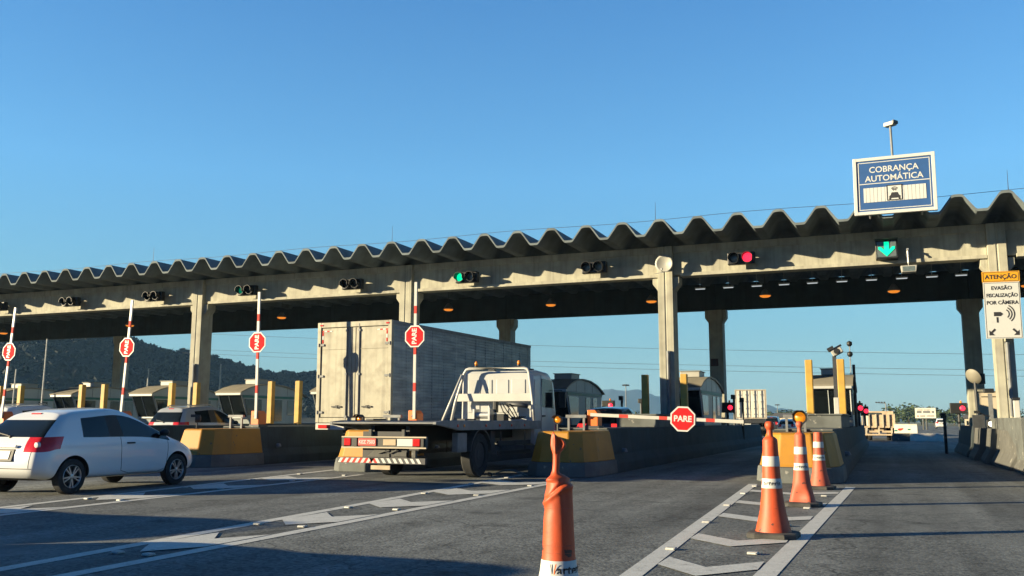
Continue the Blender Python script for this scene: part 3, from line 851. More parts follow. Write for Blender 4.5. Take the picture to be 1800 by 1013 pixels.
# ------------------------------------------------------------------ beacons on the island noses
def beacon(x, y, z, r, lit, label, rz=0.):
    t = empty('warning_beacon', (x, y, z), rz, label, 'warning light', 'amber lights on the island noses')
    b = MB(); b.tube([(0, 0, 0), (0, 0, .16)], .022, 8); b.box(-.07, .07, -.07, .07, 0, .015); b.build('stand', M['dark_steel'], t)
    cz = .16+r*1.25
    b = MB(); b.lathe([(r*.5, .10), (r*1.25, .07), (r*1.32, 0), (r*1.32, -.05), (r*1.15, -.05), (r*1.1, -.01)], seg=8, M=Matrix.Translation((0, 0, cz)) @ Matrix.Rotation(R(90), 4, 'X') @ Matrix.Rotation(R(22.5), 4, 'Z') @ Matrix.Diagonal((1, 1, -1, 1)))
    b.build('housing', M['black'], t)
    b = MB(); b.lathe([(.002, .045), (r*.6, .035), (r, .0), (r, -.02)], seg=20, M=Matrix.Translation((0, -.005, cz)) @ Matrix.Rotation(R(90), 4, 'X')); b.build('lens', M['amber_glow'] if lit else M['lens_amber'], t, smooth=True)
    b = MB()
    for k in range(7): 
        a0, a1 = R(20+k*20), R(40+k*20)
        b.add([(r*1.3*math.cos(a), yy, cz+r*1.3*math.sin(a)) for a in (a0, a1) for yy in (-.05, -.16)], [(0, 1, 3, 2)])
    b.build('visor', M['black'], t)
    return t
beacon(-1.58, 18.95, .97, .115, 1, 'lit round amber warning light above the tallest yellow island nose on the right')
beacon(-6.70, 18.95, .97, .075, 1, 'small amber warning light beside the orange gate box of the lowered barrier')
beacon(-11.78, 18.95, .97, .085, 0, 'dark amber warning light in front of the box truck doors')
beacon(-16.75, 18.95, .97, .085, 0, 'dark amber warning light in front of the silver wagon', R(-50))

# ------------------------------------------------------------------ camera poles, exit signals, right hand barrier
t = empty('speed_camera', (-1.23, 26.6, 1.40), 0, 'tilted grey camera box on a dark pole behind the standing cones', 'camera')
b = MB(); b.box(-.05, .05, -.05, .05, .45, 1.6); b.build('pole', M['dark_steel'], t)
b = MB(); b.box(-.065, .065, -.065, .065, -.4, .45); b.build('pole_sleeve', M['white'], t, bevel=.01)
Mc = Matrix.Translation((.08, -.05, 1.72)) @ Matrix.Rotation(R(-28), 4, 'Y')
b = MB(); b.box(-.15, .15, -.17, .17, -.09, .09, M=Mc); b.build('camera_body', M['dish'], t, bevel=.02)
b = MB(); b.box(-.19, .19, -.2, .2, .095, .115, M=Mc); b.box(-.2, -.02, -.12, .1, .115, .19, M=Mc); b.build('sun_shield', M['black'], t)
b = MB(); b.lathe([(.002, .02), (.07, .02), (.08, 0)], seg=16, M=Mc @ Matrix.Translation((.0, -.172, 0)) @ Matrix.Rotation(R(90), 4, 'X')); b.build('lens', M['black'], t)

def exit_signal(x, y, z, red, green, w, label, h=.42):
    t = empty('exit_signal', (x, y, z), 0, label, 'signal', 'small lane exit signals')
    b = MB(); b.box(-w/2, w/2, -.1, .1, -h/2, h/2); b.build('housing', M['black'], t, bevel=.02)
    b = MB(); b.tube([(0, .05, -h/2), (0, .05, -z+1.0)], .05, 8); b.build('post', M['dark_steel'], t)
    if red or not green:
        b = MB(); b.lathe([(.002, .02), (.085, .015), (.1, 0)], seg=16, M=Matrix.Translation((w*.22, -.103, 0)) @ Matrix.Rotation(R(90), 4, 'X')); b.build('red_lens', M['sig_red'] if red else M['lens_red'], t, smooth=True)
    if green:
        b = MB(); b.lathe([(.002, .02), (.1, .015), (.12, 0)], seg=16, M=Matrix.Translation((0, -.103, .05)) @ Matrix.Rotation(R(90), 4, 'X')); b.build('green_lens', M['sig_green'], t, smooth=True)
    b = MB(); b.lathe([(.04, 0), (.04, .06), (.02, .09)], (w*.15, 0, h/2), 10); b.build('cap_lamp', M['lens_amber'], t)
    return t
exit_signal(-6.02, 38, 1.75, 1, 0, .62, 'black lane exit signal with a dim red light right of the grey booth')
exit_signal(-11.1, 38, 1.86, 1, 0, .55, 'black lane exit signal with a bright red light above the dark hatchback')
exit_signal(2.70, 40, 1.72, 1, 0, .62, 'black lane exit signal with a red light at the end of the right lane')
exit_signal(-1.0, 40, 1.74, 1, 0, .34, 'left of two small red exit signals beside the right guard post')
exit_signal(-.86, 44, 1.66, 1, 0, .34, 'right of two small red exit signals beside the right guard post')
exit_signal(-26.0, 38, 1.87, 0, 1, .34, 'small green exit signal at the left edge of the box truck doors')

for i, (x, y, z, lab) in enumerate(((-11.05, 40, 2.3, 'thin dark post with a sensor head in front of the distant blue hill'), (-10.15, 40, 2.17, 'thin dark post with a sensor head left of a yellow guard post'),
                     (-6.34, 42, 2.37, 'dark sensor post at the left edge of the white container'), (-5.96, 42, 2.23, 'dark sensor post in front of the white container doors'),
                     (2.06, 38, 1.5, 'short dark sensor post by the red signal at the right lane exit'))):
    t = empty('sensor_post', (x, y, 0), 0, lab, 'post', 'sensor posts at the lane exits')
    b = MB(); b.tube([(0, 0, 0), (0, 0, z)], .055, 8); b.build('post', M['dark_steel'], t)
    b = MB(); b.box(-.13, .06, -.1, .1, z-.18, z+.02); b.build('sensor_head', M['black'], t, bevel=.02)

t = empty('antenna_mast', (-.95, 34.3, 1.0), 0, 'thin dark mast with two small domes beside the right guard post', 'mast')
b = MB(); b.tube([(0, 0, 0), (0, 0, 2.2)], .05, 8); b.build('mast_pole', M['dark_steel'], t)
b = MB(); b.tube([(-.12, .6, 0), (-.12, .6, 3.0)], .02, 6); b.build('thin_rod', M['steel'], t)
for z in (2.62, 3.0):
    b = MB(); b.lathe([(.01, .1), (.09, .06), (.1, -.03), (.05, -.1)], (-.12, .6, z), 12); b.build('camera_dome', M['black'], t, smooth=True)

# right hand barrier: jersey blocks
def jersey_block(name, x, y, ln, m, label, h=1.0, rz=0., group='concrete barrier blocks along the right lane'):
    b = MB(); b.prism([(-.36, 0), (.36, 0), (.36, .10), (.20, .38), (.12, h), (-.12, h), (-.20, .38), (-.36, .10)], 'y', -ln/2, ln/2)
    o = b.build(name, m, bevel=.02)
    o.location = (x, y, 0); o.rotation_euler.z = rz
    return tag(o, label, 'barrier', group)
jersey_block('barrier_block', 3.20, 21.5, 7.8, M['jersey'], 'long grey concrete barrier block nearest the right edge of the photo', 1.0)
jersey_block('barrier_block', 3.07, 27.2, 3.2, M['jersey'], 'flared concrete barrier block left of the long one, below the camera post', .98, R(2))
jersey_block('barrier_block', 2.94, 30.2, 2.0, M['jersey'], 'first short concrete barrier block behind the flared one', 1.0, R(-2))
jersey_block('barrier_block', 2.86, 32.9, 2.0, M['jersey'], 'second short concrete barrier block behind the flared one', 1.0)
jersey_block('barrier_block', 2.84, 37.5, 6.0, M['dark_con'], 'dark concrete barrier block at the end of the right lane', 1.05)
b = MB(); b.box(2.95, 4.4, 24.5, 31.5, 0, 1.30); o = b.build('column_plinth', M['grey_con'], bevel=.02)
tag(o, 'grey concrete plinth behind the barrier blocks around the right column', 'plinth')
t = empty('service_cabinet', (3.42, 36.3, 0), 0, 'beige service cabinet between the two right columns', 'cabinet')
b = MB(); b.box(-.30, .36, -.3, .4, 0, 2.22); b.build('cabinet_body', M['beige'], t, bevel=.01)
b = MB(); b.box(-.25, .0, -.312, -.302, 1.3, 2.1); b.build('door', M['beige'], t)
b = MB(); b.box(-.34, .40, -.34, .44, 2.222, 2.27); b.build('roof', M['jersey'], t)
t = empty('convex_mirror', (2.87, 34, 0), 0, 'round convex mirror on a dark post in front of the far right column', 'mirror')
b = MB(); b.tube([(0, .06, .9), (-.02, .06, 2.7)], .045, 8); b.box(-.16, .2, .0, .3, .6, 1.42); b.build('post', M['dark_steel'], t)
Mm = Matrix.Translation((-.06, 0, 2.70)) @ Matrix.Rotation(R(-42), 4, 'Z') @ Matrix.Rotation(R(118), 4, 'X')
b = MB(); b.lathe([(.002, .09), (.12, .078), (.22, .045), (.275, .0), (.275, -.02), (.002, -.03)], seg=28, M=Mm); b.build('mirror', M['mirror_back'], t, smooth=True, auto=50)
b = MB(); b.box(.08, .3, .08, .2, 2.45, 2.8); b.build('control_box', M['black'], t)
t = empty('camera_post', (3.17, 33, 0), 0, 'grey post with a small camera on top behind the barrier blocks', 'camera')
b = MB(); b.box(-.06, .06, -.06, .06, 0, 2.1); b.build('post', M['grey_steel'], t)
b = MB(); b.box(-.17, .12, -.1, .1, 2.12, 2.26, M=Matrix.Translation((0, 0, 0))); b.box(-.26, .26, -.02, .02, 1.98, 2.01); b.build('camera_body', M['black'], t, bevel=.02)
b = MB(); b.tube([(-.4, -.05, 1.52), (-.3, -.05, 1.46), (-.15, -.05, 1.38), (-.06, -.05, 1.38)], .02, 6); b.box(-.5, -.34, -.1, 0, 1.46, 1.55); b.build('side_arm', M['black'], t)
t = empty('barrier_lamp', (2.95, 30.9, 1.0), 0, 'larger lit white lamp in a dark frame on the barrier blocks', 'lamp', 'white lamps on the right barrier')
b = MB(); b.box(-.13, .13, -.04, .06, .0, .26); b.build('housing', M['black'], t, bevel=.02)
b = MB(); b.lathe([(.002, .02), (.07, .015), (.09, 0)], seg=16, M=Matrix.Translation((0, -.042, .13)) @ Matrix.Rotation(R(90), 4, 'X')); b.build('lens', M['white_lamp'], t)
o = copy_tree(t); o.location = (3.06, 27.6, .99); o.scale = (.6, .6, .6); tag(o, 'smaller lit white lamp on the flared barrier block', 'lamp')
t = empty('marker_post', (3.36, 28.4, 0), 0, 'white square marker post in front of the right column', 'post')
b = MB(); b.box(-.075, .075, -.075, .075, .0, 1.78); b.build('post', M['white'], t, bevel=.015)
b = MB(); b.box(-.09, .09, -.09, .09, 1.782, 1.86); b.build('cap', M['black'], t)

# ------------------------------------------------------------------ traffic cones
def cone(x, y, mcol, label, dent=None, knob=True, bands=((.60, .50), (.83, .725)), words=True, rz=0., H=1.0):
    t = empty('traffic_cone', (x, y, .005), rz, label, 'traffic cone', 'orange lane cones')
    def rad(z):
        pts = [(0, .185), (.08, .165), (.2, .136), (.35, .113), (.55, .095), (.85, .080), (.93, .077)]
        for (z0, r0), (z1, r1) in zip(pts, pts[1:]):
            if z <= z1: return r0+(r1-r0)*(z-z0)/(z1-z0)
        return .08
    def df(p):
        p = Vector(p)
        if dent:
            c, rr, dv = dent
            q = (p-Vector(c)).length/rr
            if q < 1: p += Vector(dv)*(1-q*q)**2
        return p
    prof = [(rad(z), .05+z) for z in (0, .03, .08, .14, .2, .28, .36, .45, .55, .65, .75, .85, .93)]
    if knob: prof += [(.076, 1.0), (.055, 1.025), (.034, 1.035), (.031, 1.06), (.030, 1.10), (.034, 1.112), (.044, 1.125), (.050, 1.145), (.047, 1.17), (.034, 1.19), (.002, 1.195)]
    else: prof += [(.078, .955), (.072, .985), (.066, 1.0), (.062, 1.0), (.060, .985), (.05, .975), (.002, .972)]
    b = MB(); b.lathe(prof, seg=40)
    b.v = [tuple(df(p)) for p in b.v]
    b.build('cone_body', mcol, t, smooth=True, auto=60)
    b = MB(); s = .25
    pl = [(-s, -s*.6), (-s*.6, -s), (s*.6, -s), (s, -s*.6), (s, s*.6), (s*.6, s), (-s*.6, s), (-s, s*.6)]
    b.ring_loft([[Vector((px*k, py*k, z)) for px, py in pl] for k, z in ((1, 0), (1, .04), (.95, .052), (.8, .058))]); b.build('rubber_base', M['rubber'], t)
    for z1, z0 in bands:
        b = MB(); b.lathe([(rad(z0-.05)+.0015, z0), (rad(z0-.05)+.003, z0+.004), (rad(z1-.05)+.003, z1-.004), (rad(z1-.05)+.0015, z1)], seg=40, cap=False); b.build('reflective_band', M['reflect'], t, smooth=True)
    if words:
        z1, z0 = bands[0]
        zm = (z0+z1)/2; rr = rad(zm-.05)+.0042
        lt = text('lettering', 'arteris', .075, Matrix.Identity(4), M['ink'], t, bold=.0012, depth=.0004)
        turn = R(-90+ -math.degrees(math.atan2(-x, y))*0 + 14)
        for v in lt.data.vertices:
            a = v.co.x/rr + turn
            h = v.co.y; k = rr+v.co.z
            v.co = Vector((k*math.cos(a), k*math.sin(a), zm+h))
        logo = MB()
        for sgn in (-1, 1):
            for k in range(8):
                u0, u1 = k/8, (k+1)/8
                def cv(u): return (-.158+sgn*(.008+.014*(1-math.sin(u*PI/2))*1.2), .03-.075*u)
                (xa, ya), (xb, yb) = cv(u0), cv(u1)
                q = []
                for (xx, yy, w) in ((xa, ya, -.004), (xa, ya, .004), (xb, yb, .004), (xb, yb, -.004)):
                    a = (xx+w)/rr+turn
                    q.append(((rr+.0006)*math.cos(a), (rr+.0006)*math.sin(a), zm+yy))
                logo.add(q, [(0, 1, 2, 3)], 0 if sgn < 0 else 1)
        logo.build('logo', [M['grey_steel'], M['orange']], t)
    return t
cone(-1.145, 9.98, M['cone'], 'tall orange cone with a knob on top, nearest of the three standing together', rz=R(-4))
cone(-1.16, 13.76, M['cone_old'], 'faded orange cone with a dented skirt, middle one of the three', dent=((-.02, -.2, .12), .2, (.0, .085, .0)), rz=R(-6))
cone(-1.145, 17.3, M['cone_old'], 'short faded orange cone without a knob, farthest of the three', knob=False, rz=R(-6))

def near_cone():
    t = empty('traffic_cone', (-1.625, 4.60, .005), 0, 'crumpled bright orange cone with a twisted neck in the foreground', 'traffic cone', 'orange lane cones')
    def rad(z):
        pts = [(0, .19), (.1, .165), (.22, .128), (.34, .100), (.45, .0865), (.6, .0805), (.78, .0745), (.9, .072)]
        for (z0, r0), (z1, r1) in zip(pts, pts[1:]):
            if z <= z1: return r0+(r1-r0)*(z-z0)/(z1-z0)
        return .072
    n = 64; rings = []
    zs = [.05+i*.03 for i in range(22)]+[.70+i*.007 for i in range(26)]
    V3 = Vector
    # u runs to the right across the cone's front, w points to its front
    u = V3((.943, .332, 0)); w = V3((.332, -.943, 0))
    def bump(x, c, s): return math.exp(-((x-c)/s)**2)
    for z in zs:
        ring = []
        for k in range(n):
            a = k*2*PI/n
            r = rad(z-.05)
            du, dw = math.cos(a), math.sin(a)
            # a fold runs diagonally from the low left flank up to the right shoulder
            fold = .842+.045*du-.02*du*du
            fr = max(0, min(1, (dw+.45)/.7))
            f = z-fold
            k_in = 0
            if f > 0: k_in = .016*min(1, f/.012)*fr+.006*min(1, f/.05)
            k_in += .016*bump(f, .006, .009)*fr
            k_in -= .007*bump(f, -.016, .013)*fr
            # left flank sags outwards under the fold
            k_in -= .013*max(0, -du-.35)*bump(z, .80, .045)
            k_in += .009*max(0, -du-.35)*bump(z, .735, .03)
            # long soft vertical hollow from the crushed shoulder down the right side
            k_in += .008*bump(du, .55, .25)*max(0, dw)*bump(z, .80, .07)
            rr = r-k_in
            dome = max(0, z-.855)/.05
            ring.append(V3((0, 0, z))+(u*du+w*dw)*rr*(1-.16*min(1, dome)**2)+u*(-.004*min(1, dome)))
        rings.append(ring)
    zt = zs[-1]
    for i, (dz, sc, ou) in enumerate(((.010, .80, -.006), (.019, .70, -.010), (.027, .58, -.014), (.034, .47, -.016), (.040, .38, -.016), (.046, .315, -.015), (.054, .28, -.014), (.066, .262, -.013), (.09, .255, -.011), (.12, .255, -.010), (.142, .27, -.009))):
        ring = []
        for k in range(n):
            a = k*2*PI/n; r = .072*sc
            tw = 1+(.13*math.cos(2*a+.6+i*.55)+.06*math.cos(3*a-i*.6))*(1 if .32 < sc else .2)
            ring.append(V3((0, 0, zt+dz+(.008*math.cos(a-.5+i*.3) if sc > .35 else 0)))+u*(r*tw*math.cos(a)+ou)+w*(r*tw*math.sin(a)))
        rings.append(ring)
    # knob squashed into a leaf-shaped paddle with a hollow face
    zk = zt+.150
    for (dz, su, sw, ou) in ((0, .0215, .018, -.009), (.010, .027, .020, -.007), (.022, .034, .021, -.004), (.036, .0395, .021, -.001), (.050, .041, .020, .001), (.064, .038, .018, -.001), (.078, .031, .016, -.006), (.090, .021, .013, -.012), (.099, .011, .009, -.017), (.104, .002, .002, -.020)):
        ring = []
        for k in range(n):
            a = k*2*PI/n
            du, dw = math.cos(a), math.sin(a)
            hollow = -.027*max(0, dw)**.7*bump(du, .18, .42)*max(0, math.sin(PI*min(1, max(0, (dz-.008)/.085))))
            ridge = .005*bump(du, -.35, .16)*max(0, dw)
            ring.append(V3((0, 0, zk+dz-.010*du*(dz/.1)))+u*(su*du+ou)+w*(sw*dw+hollow+ridge))
        rings.append(ring)
    b = MB(); b.ring_loft(rings)
    b.build('cone_body', M['cone'], t, smooth=True)
    for z0, z1 in ((.515, .5165), (.552, .5535), (.74, .7415)):
        b = MB(); b.lathe([(rad(z0-.05)+.0002, z0), (rad(z0-.05)+.0012, z0+.0004), (rad(z1-.05)+.0012, z1), (rad(z1-.05)+.0002, z1+.0004)], seg=48, cap=False); b.build('mould_line', M['cone_old'], t, smooth=True)
    z1, z0 = .478, .335
    b = MB(); b.lathe([(rad(z0-.05)+.0015, z0), (rad(z0-.05)+.003, z0+.004), (rad(.42-.05)+.003, .42), (rad(z1-.05)+.003, z1-.004), (rad(z1-.05)+.0015, z1)], seg=48, cap=False); b.build('reflective_band', M['reflect'], t, smooth=True)
    zm, rr = .437, rad(.437-.05)+.0055
    lt = text('lettering', 'arteris', .072, Matrix.Identity(4), M['ink'], t, bold=.0012, depth=.0004, align='LEFT')
    c0 = math.atan2(w.y, w.x)
    for v in lt.data.vertices:
        a = (v.co.x-.012)/rr + c0
        k = rr+v.co.z; v.co = Vector((k*math.cos(a), k*math.sin(a), zm+v.co.y-.005))
    logo = MB()
    for sgn in (-1, 1):
        def cv(uu): return (-.030+sgn*(.0055+.011*(1-math.sin(uu*PI/2))), .028-.06*uu)
        for k in range(8):
            (xa, ya), (xb, yb) = cv(k/8), cv((k+1)/8)
            q = []
            for (xx, yy, ww) in ((xa, ya, -.003), (xa, ya, .003), (xb, yb, .003), (xb, yb, -.003)):
                a = (xx+ww)/rr+c0
                q.append(((rr+.0008)*math.cos(a), (rr+.0008)*math.sin(a), zm+yy))
            logo.add(q, [(0, 1, 2, 3)], 0 if sgn < 0 else 1)
    logo.build('logo', [M['grey_steel'], M['orange']], t)
    b = MB(); s = .25
    pl = [(-s, -s*.6), (-s*.6, -s), (s*.6, -s), (s, -s*.6), (s, s*.6), (s*.6, s), (-s*.6, s), (-s, s*.6)]
    b.ring_loft([[Vector((px*k, py*k, z)) for px, py in pl] for k, z in ((1, 0), (1, .04), (.95, .052), (.8, .058))]); b.build('rubber_base', M['rubber'], t)
near_cone()

# ------------------------------------------------------------------ cars
def split_by_material(me, mats, names, parent):
    out = {}
    for i, (m, nm) in enumerate(zip(mats, names)):
        bm = bmesh.new(); bm.from_mesh(me)
        bmesh.ops.delete(bm, geom=[f for f in bm.faces if f.material_index != i], context='FACES')
        if not bm.faces: bm.free(); continue
        k = bpy.data.meshes.new(nm); bm.to_mesh(k); bm.free()
        for p in k.polygons: p.use_smooth = True; p.material_index = 0
        k.materials.clear(); k.materials.append(m)
        o = bpy.data.objects.new(nm, k); C.objects.link(o); o.parent = parent; out[nm] = o
    return out

KA = [  # rows: bottom centre, sill edge, sill, low, waist, belt, window top, roof edge, roof centre   (y, x, z)
 [(-1.76,0,.26),(-1.78,.55,.26),(-1.90,.66,.36),(-1.915,.70,.50),(-1.89,.70,.685),(-1.80,.655,.90),(-1.37,.53,1.265),(-1.26,.48,1.34),(-1.28,0,1.362)],
 [(-1.60,0,.22),(-1.62,.68,.23),(-1.74,.795,.34),(-1.755,.815,.50),(-1.72,.81,.685),(-1.62,.765,.905),(-1.27,.61,1.27),(-1.13,.52,1.368),(-1.13,0,1.40)],
 [(-1.2,0,.2),(-1.2,.72,.22),(-1.2,.815,.30),(-1.2,.828,.50),(-1.18,.825,.70),(-1.08,.79,.868),(-1.13,.62,1.29),(-.96,.555,1.39),(-.94,0,1.43)],
 [(-.34,0,.2),(-.34,.72,.22),(-.34,.80,.28),(-.34,.82,.50),(-.34,.825,.70),(-.34,.79,.848),(-.42,.625,1.398),(-.42,.57,1.432),(-.42,0,1.458)],
 [(-.24,0,.2),(-.24,.72,.22),(-.24,.80,.28),(-.24,.82,.50),(-.24,.825,.70),(-.23,.79,.845),(-.30,.625,1.398),(-.30,.57,1.432),(-.30,0,1.458)],
 [(.55,0,.2),(.55,.72,.22),(.55,.80,.28),(.55,.82,.50),(.55,.822,.70),(.55,.785,.84),(.08,.605,1.375),(.04,.55,1.41),(.06,0,1.437)],
 [(.98,0,.2),(.98,.72,.22),(.98,.81,.29),(.98,.82,.50),(.98,.815,.69),(1.10,.765,.835),(1.05,.725,.865),(.99,.67,.895),(1.14,0,.925)],
 [(1.42,0,.2),(1.42,.7,.22),(1.42,.80,.32),(1.42,.805,.48),(1.40,.79,.65),(1.36,.735,.775),(1.35,.66,.82),(1.35,.54,.845),(1.42,0,.865)],
 [(1.72,0,.22),(1.72,.6,.23),(1.76,.72,.34),(1.76,.735,.47),(1.72,.705,.61),(1.66,.64,.70),(1.62,.56,.735),(1.60,.46,.755),(1.68,0,.775)],
 [(1.80,0,.24),(1.82,.42,.24),(1.90,.50,.34),(1.92,.52,.46),(1.90,.50,.58),(1.86,.46,.645),(1.82,.40,.68),(1.80,.34,.70),(1.84,0,.715)]]
CM_NAMES = ['body', 'side_window', 'windscreen', 'rear_window', 'tail_light', 'trim', 'headlight']
def car(T, label, paint, loc, rz, ax=(-1.245, 1.205), wr=.285, cat='car', extras=True, glassrows=None, light_rows=(4,), plate=None, rails=False, group=None, name='hatchback'):
    t = empty(name, loc, rz, label, cat, group)
    mats = [paint, M['glass'], M['glass'], M['glass'], M['lens_red'], M['trim'], M['lens_clear']]
    extra_st = []
    for ri, (p0, p1) in enumerate(zip(T[1], T[2])):
        q_ = [u0+(u1-u0)*.24 for u0, u1 in zip(p0, p1)]
        if ri == 4: q_[2] += .10
        extra_st.append(tuple(q_))
    T = T[:2]+[extra_st]+T[2:]
    n = len(T[0]); vs = []; fs = []; mi = []
    def idx(s, r, side):
        base = s*(2*n-2)
        if r == 0: return base
        if r == n-1: return base+n-1
        return base+r if side > 0 else base+(n-1)+r
    for st in T:
        vs += [Vector((x, y, z)) for y, x, z in st]+[Vector((-x, y, z)) for y, x, z in st[1:-1]]
    ns = len(T)
    for s in range(ns-1):
        for r in range(n-1):
            for sd in (1, -1):
                q = [idx(s, r, sd), idx(s+1, r, sd), idx(s+1, r+1, sd), idx(s, r+1, sd)]
                if len(set(q)) < 3: continue
                m = 0
                if r == 5 and s in (3, 5, 6): m = 1
                if r == 5 and s == 4: m = 5
                if r == 7 and s == 6: m = 2
                if r == 4 and s in (0, 1): m = 4
                if r == 0: m = 5
                if r in (4,) and s == ns-2: m = 6
                fs.append(q if sd > 0 else q[::-1]); mi.append(m)
    # end caps with two inner columns
    for s, flip in ((0, 1), (ns-1, 0)):
        inner = {}
        for r in range(1, n-1):
            for sd in (1, -1):
                p = vs[idx(s, r, sd)].copy(); 
                k = .94
                p.x *= k; p.y += (-.035 if s == 0 else .04)*(1 if 1 < r < n-2 else .4)
                vs.append(p); inner[(r, sd)] = len(vs)-1
        for r in range(1, n-2):
            cols = [idx(s, r, 1), inner[(r, 1)], inner[(r, -1)], idx(s, r, -1)]
            colu = [idx(s, r+1, 1), inner[(r+1, 1)], inner[(r+1, -1)], idx(s, r+1, -1)]
            for c in range(3):
                q = [cols[c], colu[c], colu[c+1], cols[c+1]]
                m = 0
                if s == 0:
                    if r == 5: m = 3
                    if r == 4 and c != 1: m = 4
                else:
                    if r == 4 and c != 1: m = 6
                    if r == 3 and c == 1: m = 5
                fs.append(q); mi.append(m)
        r1 = [idx(s, 1, 1), inner[(1, 1)], inner[(1, -1)], idx(s, 1, -1)]
        fs += [[idx(s, 0, 1), r1[0], r1[1]], [idx(s, 0, 1), r1[1], r1[2]], [idx(s, 0, 1), r1[2], r1[3]]]; mi += [5]*3
        rt = [idx(s, n-2, 1), inner[(n-2, 1)], inner[(n-2, -1)], idx(s, n-2, -1)]
        tp = idx(s, n-1, 1)
        fs += [[rt[0], tp, rt[1]], [rt[1], tp, rt[2]], [rt[2], tp, rt[3]]]; mi += [0]*3
    me = bpy.data.meshes.new('tmp'); me.from_pydata(vs, [], fs)
    for m in mats: me.materials.append(m)
    me.polygons.foreach_set('material_index', mi)
    bm = bmesh.new(); bm.from_mesh(me); bmesh.ops.recalc_face_normals(bm, faces=bm.faces[:]); bm.to_mesh(me); bm.free()
    o = bpy.data.objects.new('tmp', me); C.objects.link(o)
    sub = o.modifiers.new('s', 'SUBSURF'); sub.levels = 2; sub.render_levels = 2
    cb = MB()
    for y in ax:
        for sd in (-1, 1):
            cb.lathe([(wr*1.19, .48), (wr*1.19, 1.3)], seg=40, M=Matrix.Translation((0, y, wr)) @ Matrix.Rotation(R(90*sd), 4, 'Y'))
    cut = cb.build('tmpcut', mats)
    for p in cut.data.polygons: p.material_index = 5
    bo = o.modifiers.new('b', 'BOOLEAN'); bo.object = cut; bo.operation = 'DIFFERENCE'; bo.solver = 'EXACT'
    dg = bpy.context.evaluated_depsgraph_get()
    ev = bpy.data.meshes.new_from_object(o.evaluated_get(dg))
    bvh = BVHTree.FromPolygons([v.co for v in ev.vertices], [tuple(p.vertices) for p in ev.polygons])
    bpy.data.objects.remove(o); bpy.data.objects.remove(cut)
    parts = split_by_material(ev, mats, CM_NAMES, t)
    body = parts['body']
    for nm in ('side_window', 'tail_light', 'headlight'):
        if nm not in parts: continue
        src = parts[nm]; isl = {}
        bm = bmesh.new(); bm.from_mesh(src.data); bm.faces.ensure_lookup_table()
        seen = set(); groups = []
        for f in bm.faces:
            if f.index in seen: continue
            st_ = [f]; seen.add(f.index); g = []
            while st_:
                q_ = st_.pop(); g.append(q_.index)
                for e_ in q_.edges:
                    for nf in e_.link_faces:
                        if nf.index not in seen: seen.add(nf.index); st_.append(nf)
            groups.append(set(g))
        bm.free()
        for gi, g in enumerate(groups):
            bm = bmesh.new(); bm.from_mesh(src.data)
            bmesh.ops.delete(bm, geom=[f for f in bm.faces if f.index not in g], context='FACES')
            k_ = bpy.data.meshes.new(nm); bm.to_mesh(k_); bm.free()
            k_.materials.clear(); k_.materials.append(src.data.materials[0])
            for p_ in k_.polygons: p_.use_smooth = True
            oo = bpy.data.objects.new(nm, k_); C.objects.link(oo); oo.parent = t
            if gi == 0: parts[nm+'_new'] = oo
        bpy.data.objects.remove(src)
        parts[nm] = parts[nm+'_new']
    # shut lines and fittings, dropped onto the skin
    def sidehit(y, z, sd):
        h = bvh.ray_cast(Vector((sd*3, y, z)), Vector((-sd, 0, 0)))
        return h[0]
    def seam(pts, sd, r=.005):
        q = []
        for (y0, z0), (y1, z1) in zip(pts, pts[1:]):
            for k in range(9):
                p = sidehit(y0+(y1-y0)*k/8, z0+(z1-z0)*k/8, sd)
                if p: q.append(p)
        b = MB(); b.tube(q, r, 4); b.build('door_seam', M['seam'], body)
    by, fy = -.22, .98
    for sd in (-1, 1):
        seam([(by, .90), (by-.01, .6), (by+.02, .33), (.0, .28), (.7, .27), (.88, .33), (fy-.06, .6), (fy-.02, .86)], sd)
        b = MB(); p = sidehit(by+.22, .80, sd)
        b.box(-.012, .012, -.09, .09, -.013, .013, M=Matrix.Translation(p+Vector((sd*.012, 0, 0)))); b.build('handle', M['trim'] if paint != M['car_silver'] else paint, body, bevel=.006)
        p = sidehit(fy-.18, .92, sd)
        b = MB(); b.lathe([(.002, -.06), (.07, -.055), (.085, 0), (.06, .05), (.002, .06)], seg=14, M=Matrix.Translation(p+Vector((sd*.10, -.02, .05))) @ Matrix.Rotation(R(90), 4, 'X') @ Matrix.Diagonal((1.15, .8, 1, 1)))
        b.tube([p, p+Vector((sd*.07, -.01, .03))], .018, 6)
        b.build('wing_mirror', M['trim'], t, smooth=True)
        for y in ax:
            b = MB()
            Mw = Matrix.Translation((sd*.72, y, wr)) @ Matrix.Rotation(R(90*sd), 4, 'Y')
            w2 = .088
            b.lathe([(wr*.66, w2-.01), (wr*.70, w2), (wr*.9, w2), (wr*.985, w2-.02), (wr, w2-.05), (wr, -w2+.03), (wr*.9, -w2), (wr*.6, -w2), (wr*.6, w2-.03)], seg=36, M=Mw, cap=False)
            wl = b.build('wheel', M['tyre'], t, smooth=True, auto=40)
            b = MB(); rr = wr*.665
            b.lathe([(rr, w2-.012), (rr*.95, w2-.004), (rr*.90, w2-.018), (rr*.90, w2-.05)], seg=36, M=Mw, cap=False)
            for k in range(5):
                for da in (-.2, .2):
                    a = k*2*PI/5
                    b.box(.12*rr, .95*rr, -.055*rr, .055*rr, w2-.04, w2-.012, M=Mw @ Matrix.Rotation(a+da*.9, 4, 'Z'))
            b.lathe([(.16*rr, w2-.05), (.2*rr, w2-.01), (.12*rr, w2-.004), (.001, w2-.003)], seg=16, M=Mw)
            b.build('rim', M['rim'], wl)
            b = MB(); b.lathe([(rr*.93, w2-.075), (.001, w2-.075)], seg=24, M=Mw); b.build('brake_disc', M['dark_steel'], wl)
